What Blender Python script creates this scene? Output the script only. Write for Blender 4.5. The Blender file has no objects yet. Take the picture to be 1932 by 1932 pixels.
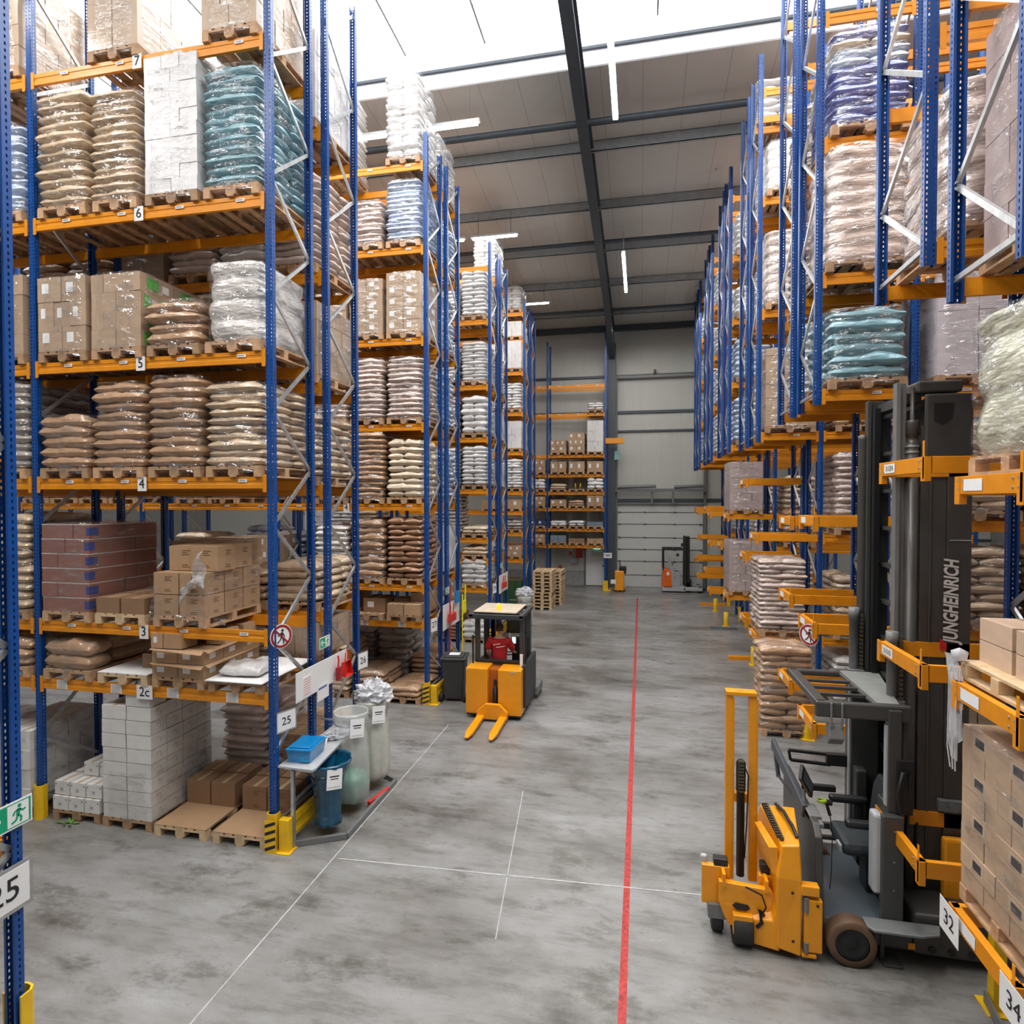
import bpy, math, random
from mathutils import Vector, Matrix, noise
random.seed(7)
R = math.radians
COL = bpy.context.scene.collection
D = bpy.data

# ------------------------------------------------------------------ mesh helper
class M:
    def __init__(s): s.v=[]; s.f=[]; s.m=[]; s.sm=[]
    def add(s, vs, fs, m=0, sm=False):
        b=len(s.v); s.v+= [tuple(v) for v in vs]
        for f in fs: s.f.append([b+i for i in f]); s.m.append(m); s.sm.append(sm)
        return s
    def box(s,x0,x1,y0,y1,z0,z1,m=0):
        return s.add([(x0,y0,z0),(x1,y0,z0),(x1,y1,z0),(x0,y1,z0),(x0,y0,z1),(x1,y0,z1),(x1,y1,z1),(x0,y1,z1)],
            [(0,3,2,1),(4,5,6,7),(0,1,5,4),(1,2,6,5),(2,3,7,6),(3,0,4,7)],m)
    def cb(s,x,y,z,sx,sy,sz,m=0): return s.box(x-sx/2,x+sx/2,y-sy/2,y+sy/2,z-sz/2,z+sz/2,m)
    def bar(s,p,q,w,h,m=0,up=(0,0,1)):
        p=Vector(p);q=Vector(q);d=(q-p).normalized();u=Vector(up)
        if abs(d.dot(u))>.98:u=Vector((1,0,0))
        a=d.cross(u).normalized();b=a.cross(d).normalized();a*=w/2;b*=h/2
        return s.add([p-a-b,p+a-b,p+a+b,p-a+b,q-a-b,q+a-b,q+a+b,q-a+b],[(0,1,2,3),(7,6,5,4),(0,4,5,1),(1,5,6,2),(2,6,7,3),(3,7,4,0)],m)
    def tube(s,pts,r,n=8,m=0,caps=True):
        pts=[Vector(p) for p in pts];k=len(pts);rs=r if isinstance(r,(list,tuple)) else [r]*k
        vs=[];ref=None
        for i,p in enumerate(pts):
            d=(pts[min(i+1,k-1)]-pts[max(i-1,0)]).normalized()
            if ref is None or abs(d.dot(ref))>.99: ref=Vector((0,0,1)) if abs(d.z)<.9 else Vector((1,0,0))
            a=d.cross(ref).normalized();b=d.cross(a).normalized();ref=a.cross(d)*-1 if False else ref
            for j in range(n):
                t=2*math.pi*j/n;vs.append(p+(a*math.cos(t)+b*math.sin(t))*rs[i])
        fs=[]
        for i in range(k-1):
            for j in range(n): fs.append((i*n+j,i*n+(j+1)%n,(i+1)*n+(j+1)%n,(i+1)*n+j))
        s.add(vs,fs,m,True)
        if caps: s.add(vs[:n],[tuple(range(n))[::-1]],m);s.add(vs[-n:],[tuple(range(n))],m)
        return s
    def prism(s,poly,ax,a0,a1,m=0):
        def P(u,v,w):
            return {'x':(w,u,v),'y':(u,w,v),'z':(u,v,w)}[ax]
        n=len(poly);vs=[P(u,v,a0) for u,v in poly]+[P(u,v,a1) for u,v in poly]
        fs=[tuple(range(n))[::-1],tuple(range(n,2*n))]+[(i,(i+1)%n,n+(i+1)%n,n+i) for i in range(n)]
        return s.add(vs,fs,m)
    def lathe(s,prof,c=(0,0,0),n=20,m=0,ax='z',sm=True,caps=True):
        vs=[]
        for r,h in prof:
            for j in range(n):
                t=2*math.pi*j/n;u,v=r*math.cos(t),r*math.sin(t)
                p={'z':(u,v,h),'x':(h,u,v),'y':(u,h,v)}[ax]
                vs.append((c[0]+p[0],c[1]+p[1],c[2]+p[2]))
        fs=[(i*n+j,i*n+(j+1)%n,(i+1)*n+(j+1)%n,(i+1)*n+j) for i in range(len(prof)-1) for j in range(n)]
        s.add(vs,fs,m,sm)
        if caps: s.add(vs[:n],[tuple(range(n))],m); s.add(vs[-n:],[tuple(range(n))],m)
        return s
    def rows(s,rows,m=0,close=False,sm=True):
        n=len(rows[0]);vs=[p for r in rows for p in r]
        k=n if close else n-1
        fs=[(i*n+j,i*n+(j+1)%n,(i+1)*n+(j+1)%n,(i+1)*n+j) for i in range(len(rows)-1) for j in range(k)]
        return s.add(vs,fs,m,sm)
    def data(s,name,mats):
        me=D.meshes.new(name);me.from_pydata(s.v,[],s.f)
        for mt in (mats if isinstance(mats,(list,tuple)) else [mats]): me.materials.append(mt)
        me.polygons.foreach_set('material_index',s.m);me.polygons.foreach_set('use_smooth',s.sm)
        import bmesh
        bm=bmesh.new();bm.from_mesh(me);bmesh.ops.recalc_face_normals(bm,faces=bm.faces);bm.to_mesh(me);bm.free()
        me.update();return me

def ob(name,m,mats=None,parent=None,loc=(0,0,0),rz=0,bevel=0,sub=0,rot=None,scale=None):
    me=m.data(name,mats) if isinstance(m,M) else m
    o=D.objects.new(name,me);COL.objects.link(o);o.parent=parent;o.location=loc
    o.rotation_euler=rot if rot else (0,0,rz)
    if scale:o.scale=scale
    if bevel:
        b=o.modifiers.new('b','BEVEL');b.width=bevel;b.segments=2;b.limit_method='ANGLE';b.angle_limit=R(40)
    if sub:
        b=o.modifiers.new('s','SUBSURF');b.levels=sub;b.render_levels=sub
    return o
def tag(o,label,cat,group=None,kind=None):
    if label:o['label']=label
    if cat:o['category']=cat
    if group:o['group']=group
    if kind:o['kind']=kind
    return o
def thing(name,label,cat,loc=(0,0,0),rz=0,group=None):
    o=D.objects.new(name,None);COL.objects.link(o);o.location=loc;o.rotation_euler=(0,0,rz);o.empty_display_size=.1
    return tag(o,label,cat,group)
def struct(name,m,mats,**k):
    o=ob(name,m,mats,**k);o['kind']='structure';return o

# ------------------------------------------------------------------ materials
MATS={}
def nodes(name):
    m=D.materials.new(name);m.use_nodes=True;nt=m.node_tree
    return m,nt,nt.nodes,nt.links,nt.nodes['Principled BSDF']
def ramp(n,l,src,stops):
    r=n.new('ShaderNodeValToRGB');e=r.color_ramp.elements
    while len(e)<len(stops):e.new(.5)
    for i,(p,c) in enumerate(stops):
        e[i].position=p;e[i].color=(c if len(c)==4 else (*c,1)) if isinstance(c,tuple) else (c,c,c,1)
    l.new(src,r.inputs[0]);return r.outputs[0]
def noi(n,l,scale,detail=4,sc=None,coord='Object',rough=.55):
    tc=n.new('ShaderNodeTexCoord');mp=n.new('ShaderNodeMapping');l.new(tc.outputs[coord],mp.inputs[0])
    if sc:mp.inputs['Scale'].default_value=sc
    t=n.new('ShaderNodeTexNoise');t.inputs['Scale'].default_value=scale;t.inputs['Detail'].default_value=detail
    t.inputs['Roughness'].default_value=rough
    l.new(mp.outputs[0],t.inputs['Vector']);return t.outputs['Fac']
def simple(name,c,rough=.5,metal=0,var=.12,bump=0,coat=0,scale=6,emit=0,alpha=1,spec=.5,rnd=0,bsc=None,bs=30,trans=0):
    if name in MATS:return MATS[name]
    m,nt,n,l,b=nodes(name)
    hi=tuple(min(1,x*(1+var)) for x in c);lo=tuple(x*(1-var) for x in c)
    out=ramp(n,l,noi(n,l,scale,2.5),[(.3,lo),(.7,hi)])
    if rnd:
        oi=n.new('ShaderNodeObjectInfo');hs=n.new('ShaderNodeHueSaturation');mr=n.new('ShaderNodeMapRange')
        mr.inputs[3].default_value=1-rnd;mr.inputs[4].default_value=1+rnd
        l.new(oi.outputs['Random'],mr.inputs[0]);l.new(mr.outputs[0],hs.inputs['Value']);l.new(out,hs.inputs['Color']);out=hs.outputs[0]
    l.new(out,b.inputs['Base Color'])
    b.inputs['Roughness'].default_value=rough;b.inputs['Metallic'].default_value=metal
    b.inputs['Specular IOR Level'].default_value=spec
    b.inputs['Coat Weight'].default_value=coat;b.inputs['Coat Roughness'].default_value=.12
    if trans: b.inputs['Transmission Weight'].default_value=trans
    if alpha<1:b.inputs['Alpha'].default_value=alpha
    if emit:b.inputs['Emission Color'].default_value=(*c,1);b.inputs['Emission Strength'].default_value=emit
    if bump:
        bp=n.new('ShaderNodeBump');bp.inputs['Strength'].default_value=min(1,bump);bp.inputs['Distance'].default_value=.02 if bump<.9 else .035
        l.new(noi(n,l,bs,2.5,bsc),bp.inputs['Height']);l.new(bp.outputs[0],b.inputs['Normal'])
        if coat:l.new(bp.outputs[0],b.inputs['Coat Normal'])
    MATS[name]=m;return m
def sackmat(name,c,coat=.85):
    return simple('sack_'+name,c,rough=.42,var=.22,bump=1.0,coat=coat,scale=3.5,rnd=.13,bsc=(.6,.6,1.8),bs=7)  # wide tone noise puts crease shade and highlights into the sack colour
def boxmat(name,c,coat=0,var=.06): return simple('box_'+name,c,rough=.6,var=var,coat=coat,scale=2,rnd=.07,bump=.12 if coat else 0,bsc=(.3,.3,3),bs=14)

def upright_mat(name,c):
    m,nt,n,l,b=nodes(name)
    tc=n.new('ShaderNodeTexCoord');sp=n.new('ShaderNodeSeparateXYZ');l.new(tc.outputs['Object'],sp.inputs[0])
    def mt(op,a,bb=None,c2=None):
        x=n.new('ShaderNodeMath');x.operation=op
        for i,v in enumerate((a,bb,c2)):
            if v is None:continue
            if isinstance(v,(int,float)):x.inputs[i].default_value=v
            else:l.new(v,x.inputs[i])
        return x.outputs[0]
    fz=mt('ABSOLUTE',mt('SUBTRACT',mt('FRACT',mt('MULTIPLY',sp.outputs['Z'],1/.05)),.5))
    zin=mt('LESS_THAN',fz,.24)
    ax=mt('ABSOLUTE',sp.outputs['X'])
    front=mt('MULTIPLY',mt('LESS_THAN',mt('ABSOLUTE',mt('SUBTRACT',ax,.03)),.006),mt('LESS_THAN',sp.outputs['Y'],.012))
    web=mt('MULTIPLY',mt('GREATER_THAN',ax,.044),mt('LESS_THAN',mt('ABSOLUTE',mt('SUBTRACT',sp.outputs['Y'],.034)),.0065))
    mask=mt('MULTIPLY',zin,mt('MAXIMUM',front,web))
    l.new(ramp(n,l,noi(n,l,3),[(.3,tuple(x*.85 for x in c)),(.7,tuple(x*1.1 for x in c))]),b.inputs['Base Color'])
    b.inputs['Roughness'].default_value=.32
    tr=n.new('ShaderNodeBsdfTransparent');mx=n.new('ShaderNodeMixShader')
    l.new(mask,mx.inputs[0]);l.new(b.outputs[0],mx.inputs[1]);l.new(tr.outputs[0],mx.inputs[2])
    l.new(mx.outputs[0],n['Material Output'].inputs[0]);return m
BLUE=upright_mat('blue_steel',(.004,.062,.27))
ORANGE=simple('orange_beam',(.74,.265,.006),rough=.42,var=.06)
YEL=simple('safety_yellow',(.83,.50,.01),rough=.45,var=.08)
TYEL=simple('truck_yellow',(.83,.32,.006),rough=.35,var=.04,coat=.2)
GALV=simple('galvanised',(.52,.54,.55),rough=.33,metal=.75,var=.15,scale=12)
WOOD=simple('pallet_wood',(.44,.27,.15),rough=.75,var=.28,scale=9,rnd=.22,bump=.1,bsc=(1,6,1))
WOODL=simple('pallet_wood_light',(.62,.45,.27),rough=.75,var=.2,scale=9,rnd=.1)
WHITE=simple('white_paint',(.78,.78,.77),rough=.45,var=.03)
PAPER=simple('white_paper',(.80,.80,.80),rough=.7,var=.02)
BLACK=simple('black_plastic',(.012,.012,.013),rough=.45)
INK=simple('black_ink',(.015,.015,.02),rough=.7)
DGREY=simple('truck_grey',(.055,.055,.053),rough=.38,var=.08)
MGREY=simple('mid_grey',(.16,.165,.165),rough=.4,var=.08)
LGREY=simple('light_grey',(.42,.43,.44),rough=.4,var=.05)
RUB=simple('rubber',(.02,.019,.018),rough=.7)
REDP=simple('red_plastic',(.62,.025,.02),rough=.4)
GREENP=simple('sign_green',(.0,.33,.16),rough=.5)
CARD=boxmat('brown',(.42,.265,.15));CARDW=boxmat('brown_wrapped',(.44,.31,.20),.6);CARDR=boxmat('red_brown',(.27,.11,.08),.8)
CARDD=boxmat('dark_card',(.27,.155,.085))
CARDP=boxmat('pink_brown',(.43,.305,.205),.8);WBOX=boxmat('white',(.66,.645,.62));WBOXW=boxmat('white_wrapped',(.68,.67,.67),.5);LBOX=boxmat('lilac_white',(.60,.56,.60),.5)
MATS['sack_tan']=None;del MATS['sack_tan']
S={k:sackmat(k,c) for k,c in dict(tan=(.52,.39,.26),brown=(.42,.255,.145),dbrown=(.27,.13,.06),white=(.68,.67,.66),cream=(.62,.51,.37),teal=(.15,.30,.35),
   pale=(.66,.62,.585),pinkw=(.56,.44,.38),grey=(.36,.32,.29),bluew=(.42,.50,.64),blue=(.13,.16,.42),milk=(.58,.57,.44)).items()}
def filmmat():
    m,nt,n,l,b=nodes('stretch_film')
    f=ramp(n,l,noi(n,l,3.2,4,(1,1,3.2),rough=.7),[(.42,.03),(.56,.16),(.74,.7)])
    gl=n.new('ShaderNodeBsdfGlossy');gl.inputs['Roughness'].default_value=.1
    df=n.new('ShaderNodeBsdfDiffuse');df.inputs[0].default_value=(.85,.86,.88,1)
    mg=n.new('ShaderNodeMixShader');mg.inputs[0].default_value=.16;l.new(gl.outputs[0],mg.inputs[1]);l.new(df.outputs[0],mg.inputs[2])
    bp=n.new('ShaderNodeBump');bp.inputs['Strength'].default_value=1;bp.inputs['Distance'].default_value=.09
    l.new(noi(n,l,4.5,3,(1,1,2.6),rough=.5),bp.inputs['Height']);l.new(bp.outputs[0],gl.inputs['Normal'])
    tr=n.new('ShaderNodeBsdfTransparent');mx=n.new('ShaderNodeMixShader')
    l.new(f,mx.inputs[0]);l.new(tr.outputs[0],mx.inputs[1]);l.new(mg.outputs[0],mx.inputs[2]);l.new(mx.outputs[0],n['Material Output'].inputs[0]);return m
FILM=filmmat()

# ------------------------------------------------------------------ text
_T={}
def text_mesh(s,size,mat,ext=.001,bold=0,shear=0):
    k=(s,size,mat.name,bold)
    if k in _T:return _T[k]
    cu=D.curves.new('t','FONT');cu.body=s;cu.size=size;cu.extrude=ext;cu.align_x='CENTER';cu.align_y='CENTER';cu.offset=bold;cu.shear=shear;cu.resolution_u=3
    o=D.objects.new('t',cu);COL.objects.link(o)
    dg=bpy.context.evaluated_depsgraph_get();me=D.meshes.new_from_object(o.evaluated_get(dg))
    D.objects.remove(o);D.curves.remove(cu);me.name='lettering';me.materials.clear();me.materials.append(mat);_T[k]=me;return me
FRONT=(R(90),0,0)              # reads from -Y
AISLE=(R(90),0,R(90))          # plate facing +X
LEFTF=(R(90),0,R(-90))         # plate facing -X
# ------------------------------------------------------------------ camera, world, room
cam=D.objects.new('camera',D.cameras.new('camera'));COL.objects.link(cam)
cam.data.sensor_width=36;cam.data.lens=36*1143.945/1932;cam.location=(0,0,4.535)
cam.rotation_euler=(R(90-1.132),R(0),R(12.01));cam.data.clip_end=200
bpy.context.scene.camera=cam
sc=bpy.context.scene
sc.view_settings.view_transform='Standard';sc.view_settings.look='None';sc.view_settings.exposure=0;sc.view_settings.gamma=1
w=D.worlds.new('w');sc.world=w;w.use_nodes=True
w.node_tree.nodes['Background'].inputs[0].default_value=(.93,.97,1,1);w.node_tree.nodes['Background'].inputs[1].default_value=.22
cy=sc.cycles;cy.max_bounces=5;cy.diffuse_bounces=3;cy.glossy_bounces=2;cy.transmission_bounces=2;cy.transparent_max_bounces=8
cy.caustics_reflective=False;cy.caustics_refractive=False;cy.sample_clamp_indirect=4;cy.use_adaptive_sampling=True;cy.adaptive_threshold=.08;cy.adaptive_min_samples=12

def floor_mat():
    m,nt,n,l,b=nodes('worn_concrete')
    a=noi(n,l,.5,5,(.6,1.1,1),rough=.7);bb=noi(n,l,2.4,6,(.4,1.6,1),rough=.75);c=noi(n,l,38,3)
    def mix(x,y,f,t='RGBA'):
        k=n.new('ShaderNodeMix');k.data_type='RGBA';k.blend_type='MULTIPLY';k.inputs[0].default_value=f
        l.new(x,k.inputs[6]);l.new(y,k.inputs[7]);return k.outputs[2]
    o=ramp(n,l,a,[(.3,(.12,.112,.10)),(.46,(.23,.222,.21)),(.68,(.345,.347,.35))])
    o=mix(o,ramp(n,l,bb,[(.32,(.5,.49,.47)),(.5,(.88,.88,.88)),(.7,(1.0,1.0,1.0))]),.85)
    o=mix(o,ramp(n,l,c,[(.3,(.8,.8,.8)),(.6,(1,1,1))]),.4)
    dk=noi(n,l,1.1,5,(.8,1.4,1),rough=.75);o=mix(o,ramp(n,l,dk,[(.33,(.42,.40,.36)),(.46,(1,1,1)),(1,(1,1,1))]),.85)
    l.new(o,b.inputs['Base Color'])
    l.new(ramp(n,l,bb,[(.3,.42),(.7,.24)]),b.inputs['Roughness'])
    bp=n.new('ShaderNodeBump');bp.inputs['Strength'].default_value=.08;l.new(bb,bp.inputs['Height']);l.new(bp.outputs[0],b.inputs['Normal'])
    return m
struct('floor',M().box(-26,16,-3,33,-.2,0),floor_mat())
SIDE=simple('side_wall',(.33,.33,.31),rough=.6)
struct('wall_left',M().box(-26.2,-26,-3,32.6,0,17),SIDE);struct('wall_right',M().box(16,16.2,-3,32.6,0,17),SIDE)
def panel_mat(name,c,ax,period,ribs=0,dark=.6):
    m,nt,n,l,b=nodes(name)
    tc=n.new('ShaderNodeTexCoord');sp=n.new('ShaderNodeSeparateXYZ');l.new(tc.outputs['Object'],sp.inputs[0])
    def mt(op,a,v=None):
        x=n.new('ShaderNodeMath');x.operation=op
        if isinstance(a,(int,float)):x.inputs[0].default_value=a
        else:l.new(a,x.inputs[0])
        if v is not None:x.inputs[1].default_value=v
        return x.outputs[0]
    fr=mt('FRACT',mt('MULTIPLY',sp.outputs[ax],1/period));ln=mt('LESS_THAN',fr,.014/period)
    base=ramp(n,l,noi(n,l,.8,3),[(.3,tuple(x*.95 for x in c)),(.7,c)])
    k=n.new('ShaderNodeMix');k.data_type='RGBA';l.new(ln,k.inputs[0]);l.new(base,k.inputs[6]);k.inputs[7].default_value=(*[x*dark for x in c],1)
    l.new(k.outputs[2],b.inputs['Base Color']);b.inputs['Roughness'].default_value=.45
    if ribs:
        s=mt('SINE',mt('MULTIPLY',sp.outputs[ax],2*math.pi/ribs));bp=n.new('ShaderNodeBump');bp.inputs['Strength'].default_value=.35;bp.inputs['Distance'].default_value=.006
        l.new(s,bp.inputs['Height']);l.new(bp.outputs[0],b.inputs['Normal'])
    return m
WALL=panel_mat('wall_panels',(.52,.52,.475),'X',1.0,.07,.8)
CEIL=panel_mat('ceiling_panels',(.66,.64,.59),'X',1.02,0,.55)
STEEL=simple('dark_steel',(.055,.07,.085),rough=.45);PURL=simple('purlin_steel',(.36,.39,.40),rough=.45)
struct('wall_back',M().box(-26,16,32.4,32.6,0,14.2),WALL)
def zr(Y):return 13.6+.08*(32.4-Y)     # roof underside
def slab(x0,x1,y0,y1,t=.12,dz=0):
    return M().add([(x0,y0,zr(y0)+dz),(x1,y0,zr(y0)+dz),(x1,y1,zr(y1)+dz),(x0,y1,zr(y1)+dz),(x0,y0,zr(y0)+t+dz),(x1,y0,zr(y0)+t+dz),(x1,y1,zr(y1)+t+dz),(x0,y1,zr(y1)+t+dz)],
            [(0,3,2,1),(4,5,6,7),(0,1,5,4),(1,2,6,5),(2,3,7,6),(3,0,4,7)])
struct('ceiling',slab(-26,16,14.9,32.6),CEIL)
c2=struct('ceiling',slab(-26,16,-3,6.6),CEIL)
SKY=D.materials.new('skylight_diffuser');SKY.use_nodes=True;nn=SKY.node_tree.nodes;nn.clear()
e=nn.new('ShaderNodeEmission');e.inputs[0].default_value=(.97,.985,1,1);e.inputs[1].default_value=4.6;oo=nn.new('ShaderNodeOutputMaterial');SKY.node_tree.links.new(e.outputs[0],oo.inputs[0])
struct('window_1',M().add([(-26,6.6,15.75),(16,6.6,15.75),(16,14.9,15.55),(-26,14.9,15.55)],[(0,1,2,3)]),SKY)
BRW=simple('fascia_glow_white',(.85,.86,.9),rough=.4,var=.01,emit=.35)  # emission puts skylight brightness into the fascia colour; it is no lamp
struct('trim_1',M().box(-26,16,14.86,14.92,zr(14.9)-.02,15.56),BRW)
struct('trim_2',M().box(-26,16,14.78,14.86,zr(14.9)+.34,zr(14.9)+.40),STEEL)
mu=M()
for x in range(-24,16,2):
    if x not in(-2,):mu.box(x+.3,x+.34,6.6,14.2,15.4,15.5)
struct('trim_3',mu,LGREY)
# roof steel
G=thing('roof_girder','dark steel roof girder running down the hall above the main aisle','girder',(-1.5,0,0))
def sloped(x0,x1,y0,y1,a,b_):
    return M().add([(x0,y0,zr(y0)-a),(x1,y0,zr(y0)-a),(x1,y1,zr(y1)-a),(x0,y1,zr(y1)-a),(x0,y0,zr(y0)-b_),(x1,y0,zr(y0)-b_),(x1,y1,zr(y1)-b_),(x0,y1,zr(y1)-b_)],
            [(0,3,2,1),(4,5,6,7),(0,1,5,4),(1,2,6,5),(2,3,7,6),(3,0,4,7)])
ob('web',sloped(-.02,.02,6,31.9,.85,.22),STEEL,G);ob('flange',sloped(-.14,.14,6,31.9,.9,.85),STEEL,G);ob('flange',sloped(-.14,.14,6,31.9,.22,.19),STEEL,G)
ob('haunch',M().prism([(26.5,zr(26.5)-.9),(31.9,zr(31.9)-.85),(31.9,zr(31.9)-1.9)],'x',-.14,.14),STEEL,G)
C_=thing('steel_column','dark steel column against the back wall left of the sectional door','column',(-1.5,32,0))
ob('flange',M().box(-.2,.2,-.25,-.22,0,12.6),STEEL,C_);ob('web',M().box(-.015,.015,-.22,.28,0,12.6),STEEL,C_);ob('flange',M().box(-.2,.2,.28,.31,0,12.6),STEEL,C_)
for i,(Y,nm) in enumerate(((17.6,'nearest'),(20.6,'second'),(23.5,'third'),(26.6,'fourth'),(29.9,'fifth'))):
    z=zr(Y);o=ob('roof_purlin',M().box(-26,16,Y,Y+.02,z-.3,z).box(-26,16,Y,Y+.09,z-.3,z-.285).box(-26,16,Y,Y+.09,z-.015,z),PURL)
    tag(o,f'grey steel roof purlin, {nm} one back from the skylight','purlin','grey roof purlins')
for i,(Y,r,nm) in enumerate(((16.2,.09,'just behind the skylight'),(22.5,.07,'over the middle of the hall'),(28.9,.07,'nearest the back wall'))):
    tag(ob('roof_tube',M().tube([(-26,Y,zr(Y)-.45),(16,Y,zr(Y)-.45)],r,10),STEEL),f'dark round steel tube crossing under the roof {nm}','tube','round roof tubes')
struct('trim_4',M().box(-26,16,32.1,32.4,13.35,13.6),STEEL)
# wall rails
for i,(z,h,x0) in enumerate(((9.05,.14,-26),(8.08,.1,-1.2),(10.95,.12,-26),(4.45,.16,-1.2),(2.6,.1,3.2))):
    struct(f'trim_{5+i}',M().box(x0,16 if x0<0 else 16,32.3,32.4,z,z+h),STEEL)
# sectional door
dm=M();z=0
for h in (.62,.72,.62,.62,.7,.62,.47):
    dm.box(-1.2,3.1,32.33,32.37,z+.008,z+h-.008);z+=h
DOOR=simple('door_panel',(.56,.575,.545),rough=.35,var=.03,bump=.12,bsc=(.5,1,9),bs=6)
d1=struct('door_1',dm,DOOR);d1['label']='closed pale sectional door of seven panels in the back wall'
hm=M()
for zz in (.62,1.34,1.96,2.58,3.28,3.9):
    hm.box(-1.2,3.1,32.31,32.335,zz-.014,zz+.014)
    for xx in(-1.1,.2,1.7,3.0):hm.cb(xx,32.3,zz,.1,.03,.07)
ob('hinge',hm,STEEL,d1)
ob('handle',M().cb(2.85,32.3,.1,.16,.05,.14),BLACK,d1)
fr=M()
for x in(-1.28,3.18):fr.box(x-.06,x+.06,32.15,32.33,0,10.95 if x<0 else 10.95)
fr.box(-1.3,3.25,32.1,32.2,10.85,10.97).box(-1.3,3.25,31.9,32.05,4.95,5.12).box(-1.3,3.25,32.2,32.3,4.3,4.42)
for x in(.5,1.55):fr.box(x,x+.1,31.95,32.05,4.35,5.0)
for x0,x1 in((-1.2,.75),(1.65,3.1)):fr.tube([(x0,31.9,5.2),(x1,31.9,5.25)],.09,10)
ob('door_track',fr,MGREY,d1)
ob('spring_bracket',M().cb(.68,32.2,11.15,.12,.12,.2).cb(.68,32.1,11.05,.05,.05,.2),BLACK,d1)
# personnel door and lower wall under the far rack
d2=struct('door_2',M().box(-2.85,-1.75,32.3,32.38,.02,2.15),WHITE);d2['label']='white personnel door under the far rack'
ob('door_frame',M().box(-2.93,-2.85,32.28,32.38,0,2.23).box(-1.75,-1.67,32.28,32.38,0,2.23).box(-2.93,-1.67,32.28,32.38,2.15,2.23),MGREY,d2)
ob('handle',M().cb(-1.9,32.25,1.05,.16,.06,.05),BLACK,d2)
struct('baseboard_back',M().box(-26,-2.95,32.25,32.4,0,.75),simple('concrete_grey',(.30,.31,.30),var=.15))
struct('baseboard_right',M().box(3.3,16,32.25,32.4,0,.75),MATS['concrete_grey'])
# LED tubes
LED=D.materials.new('led_tube');LED.use_nodes=True;nn=LED.node_tree.nodes;nn.clear()
e=nn.new('ShaderNodeEmission');e.inputs[0].default_value=(1,.985,.95,1);e.inputs[1].default_value=14;oo=nn.new('ShaderNodeOutputMaterial');LED.node_tree.links.new(e.outputs[0],oo.inputs[0])
def led(x,y,z,L,ax,label,grp):
    t=thing('led_light',label,'ceiling light',(x,y,z),R(90) if ax=='y' else 0,grp)
    ob('lamp_tube',M().box(-L/2,L/2,-.05,.05,-.05,0),LED,t);ob('housing',M().box(-L/2-.05,L/2+.05,-.06,.06,0,.06),LGREY,t)
    ob('suspension_wire',M().tube([(-L/2+.2,0,.06),(-L/2+.2,0,.8)],.006,4).tube([(L/2-.2,0,.06),(L/2-.2,0,.8)],.006,4),BLACK,t)
led(-.56,11.3,12.62,3.7,'y','LED tube hanging along the aisle in front of the skylight edge','aisle tubes')
led(-.6,22.2,12.62,3.7,'y','LED tube hanging along the aisle over its far half','aisle tubes')
for x,y,nm in((-4.45,13.6,'right of the pair by the tall white bags'),(-6.7,13.6,'left of the pair by the tall white bags'),(-4.75,19.55,'right of the pair above the third rack'),(-6.55,19.55,'left of the pair above the third rack'),(-4.75,26.5,'nearest the back wall'),
              (5.9,17.3,'above the right racks'),(6.5,23.6,'above the far right racks'),(-10.9,17.3,'above the left bays'),(-10.5,23.6,'far above the left bays')):
    led(x,y,13.2,1.5 if x>-7 else 2.0,'x','crosswise LED tube under the roof, '+nm,'crosswise tubes')
for x,y,nm in() and((-5.9,17.3,'upper of the pair by the tall white bags'),(-8.6,17.3,'lower of the pair by the tall white bags'),(-5.3,23.6,'right of the pair above the third rack'),(-7.3,23.6,'left of the pair above the third rack'),(-5.0,29.5,'nearest the back wall'),
              (5.9,17.3,'above the right racks'),(6.5,23.6,'above the far right racks'),(-10.9,17.3,'above the left bays'),(-10.5,23.6,'far above the left bays')):
    led(x,y,13.5 if y<20 else (13.3 if y<25 else 12.9),2.0,'x','crosswise LED tube under the roof, '+nm,'crosswise tubes')
def area(x,y,z,sx,sy,p,rot=(0,0,0),c=(1,.98,.95)):
    L=D.lights.new('lamp','AREA');L.shape='RECTANGLE';L.size=sx;L.size_y=sy;L.energy=p;L.color=c
    o=D.objects.new('ceiling_lamp',L);COL.objects.link(o);o.location=(x,y,z);o.rotation_euler=rot
    tag(o,None,None)
    return o
area(-6,20,13.2,12,6,760);area(5,21,13.4,10,8,450);area(0,27,12.6,8,5,380);area(-1,9,14.5,14,6,1000);area(-2,2.5,13.6,16,5,620)  # broad fill lights added under roof and skylight, not real fixtures
for x,y in((-7,1.5),(-3.5,0),(2.5,1.5),(-9.5,4.2),(.5,4.5)):area(x,y,12.3,.35,3.5,230)
# floor paint
tag(ob('red_floor_line',M().box(-.18,-.108,1,28.7,.0,.003),simple('red_paint',(.42,.035,.03),rough=.55,var=.4,scale=22)),'faded red line painted along the main aisle floor','floor line')
PL=simple('faded_line',(.42,.42,.41),rough=.5,var=.2,scale=12)
tag(ob('floor_line',M().bar((-3.72,6.96,.002),(1.6,7.22,.002),.022,.003),PL),'thin pale line crossing the aisle floor by the near workstation','floor line')
tag(ob('floor_line',M().bar((-3.8,3,.002),(-3.78,11.6,.002),.016,.003),PL),'thin pale line along the left side of the aisle','floor line')
tag(ob('floor_line',M().bar((-1.45,6,.002),(-1.78,9.2,.002),.012,.003),PL),'short faint pale line near the middle of the aisle','floor line')

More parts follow.
